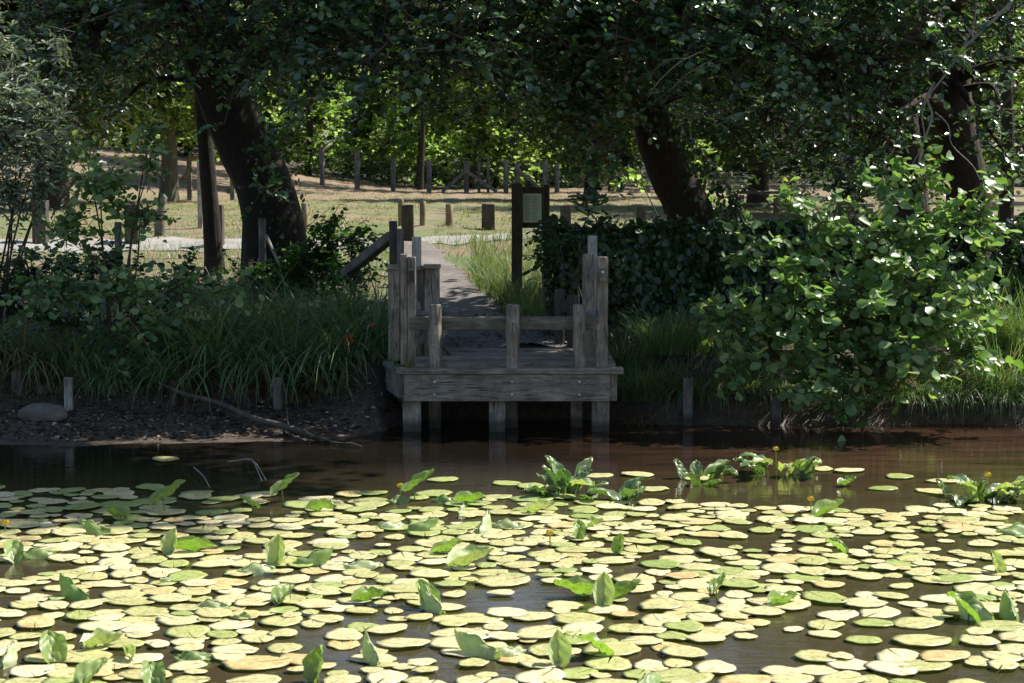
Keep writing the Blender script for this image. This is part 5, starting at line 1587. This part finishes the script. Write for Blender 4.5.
def lily_clump(label, px, py, wpx, hpx, n, seed, flowers=()):
    p = ong(px, py, .0); root = empty('lily_clump', p, label, 'water plant', 'leafy lily clumps beyond the pads')
    sc = p.y / 1900; rg = random.Random(seed)
    for i in range(n):
        L = rg.uniform(.15, .23); Wd = L * rg.uniform(.5, .75)
        V, F = raised_leaf_mesh(L, Wd, rg.uniform(.1, .6), rg.uniform(-1.3, -.3), seed * 31 + i, .1)
        xo = rg.uniform(-.5, .5) * wpx * sc; yo = rg.uniform(-.5, .5) * .45
        zz = hpx * sc * rg.uniform(.05, .5) * (1 - abs(xo) / (wpx * sc) * .9)
        yw = math.atan2(yo - .05, xo) + rg.uniform(-.6, .6)
        R = Matrix.Rotation(yw, 3, 'Z') @ Matrix.Rotation(-rg.choice([.2, .4, .5, .8, 1.1]), 3, 'Y')
        V = [R @ Vector(v) + Vector((xo, yo, zz)) for v in V]
        me = bpy.data.meshes.new('leaf'); me.from_pydata([tuple(v) for v in V], [], F); me.polygons.foreach_set('use_smooth', [True] * len(F)); me.update()
        new_obj('leaf', me, M['leaf_clump' if rg.random() < .85 else 'leaf_pale'], root)
        MB().tube([(xo * .5, yo * .5, -.1), (xo * .8, yo * .8, zz * .5), tuple(V[3 * 11 + 5])], [.006, .006, .004], 5).build('stem', M['leaf_green'], root)
    for fx, fy in flowers:
        q_ = at(fx, fy, p.y) - p
        flower_parts(root, q_)


def flower_parts(root, q_):
    MB().tube([(q_.x * .6, q_.y, -.1), tuple(q_ - Vector((0, 0, .012)))], [.005, .004], 5).build('stem', M['leaf_green'], root)
    f = MB()
    for k in range(5):
        a = k * 2 * math.pi / 5; c, s = math.cos(a), math.sin(a)
        rows = []
        for (r, z, w) in ((.004, -.012, .006), (.018, -.006, .014), (.022, .008, .013), (.014, .02, .006)):
            rows += [q_ + Vector((c * r - s * w, s * r + c * w, z)), q_ + Vector((c * r + s * w, s * r - c * w, z))]
        f.add(rows, [(0, 1, 3, 2), (2, 3, 5, 4), (4, 5, 7, 6)], True)
    f.tube([q_ + Vector((0, 0, -.01)), q_ + Vector((0, 0, .012))], [.012, .01], 8)
    f.build('flower', M['yellow'], root)


lily_clump('tall leafy lily clump with a yellow flower, in front of the platform', 565, 495, 72, 42, 17, 1, [(566, 473)])
lily_clump('small leafy lily clump right of the flowering one', 616, 502, 40, 34, 7, 2)
lily_clump('low leafy lily clump standing alone in dark water right of centre', 703, 481, 46, 28, 9, 3)
lily_clump('upright leafy lily clump with yellow flower before the alder bush', 778, 475, 66, 42, 15, 4, [(776, 449)])
lily_clump('wide leafy lily clump with yellow flower near the right edge', 985, 500, 76, 44, 18, 5, [(988, 475), (1006, 520)])
for i, (px, py, pb, lb) in enumerate(((400, 486, 498, 'yellow lily flower beside the dark green leaf hump'), (811, 499, 512, 'yellow lily flower on a tall stalk at right'), (5, 523, 534, 'yellow lily flower at the left edge'), (550, 533, 545, 'small yellow bud in the middle pads'))):
    p = ong(px, pb, 0); r = empty('lily_flower', p, lb, 'flower', 'yellow lily flowers'); q_ = at(px, py, p.y) - p; flower_parts(r, q_)

# ------------------------------------------------------------------ light
SUN_EL, SUN_AZ = 50, 62
w = bpy.data.worlds.new('World'); scene.world = w; w.use_nodes = True
nt = w.node_tree; nt.nodes.clear()
sky = nt.nodes.new('ShaderNodeTexSky'); sky.sky_type = 'NISHITA'; sky.sun_disc = False
sky.sun_elevation = RAD(SUN_EL); sky.sun_rotation = RAD(SUN_AZ); sky.air_density = 1.0; sky.dust_density = 1.0
bg = nt.nodes.new('ShaderNodeBackground'); bg.inputs[1].default_value = .08
wo_ = nt.nodes.new('ShaderNodeOutputWorld')
nt.links.new(sky.outputs[0], bg.inputs[0]); nt.links.new(bg.outputs[0], wo_.inputs[0])
sd = bpy.data.lights.new('sun', 'SUN'); sd.energy = 5.0; sd.angle = RAD(.5); sd.color = (1, .95, .86)
so = bpy.data.objects.new('sun', sd); COL.objects.link(so)
az, el = RAD(SUN_AZ), RAD(SUN_EL)
S = Vector((math.sin(az) * math.cos(el), math.cos(az) * math.cos(el), math.sin(el)))
so.rotation_euler = S.to_track_quat('Z', 'Y').to_euler(); so.location = (0, 0, 30)

vs = scene.view_settings
vs.view_transform = 'Standard'; vs.look = 'None'; vs.gamma = 1; vs.use_curve_mapping = False; vs.exposure = 0.8
cy = scene.cycles
cy.max_bounces = 6; cy.diffuse_bounces = 2; cy.glossy_bounces = 3; cy.transmission_bounces = 3; cy.transparent_max_bounces = 4
cy.caustics_reflective = False; cy.caustics_refractive = False
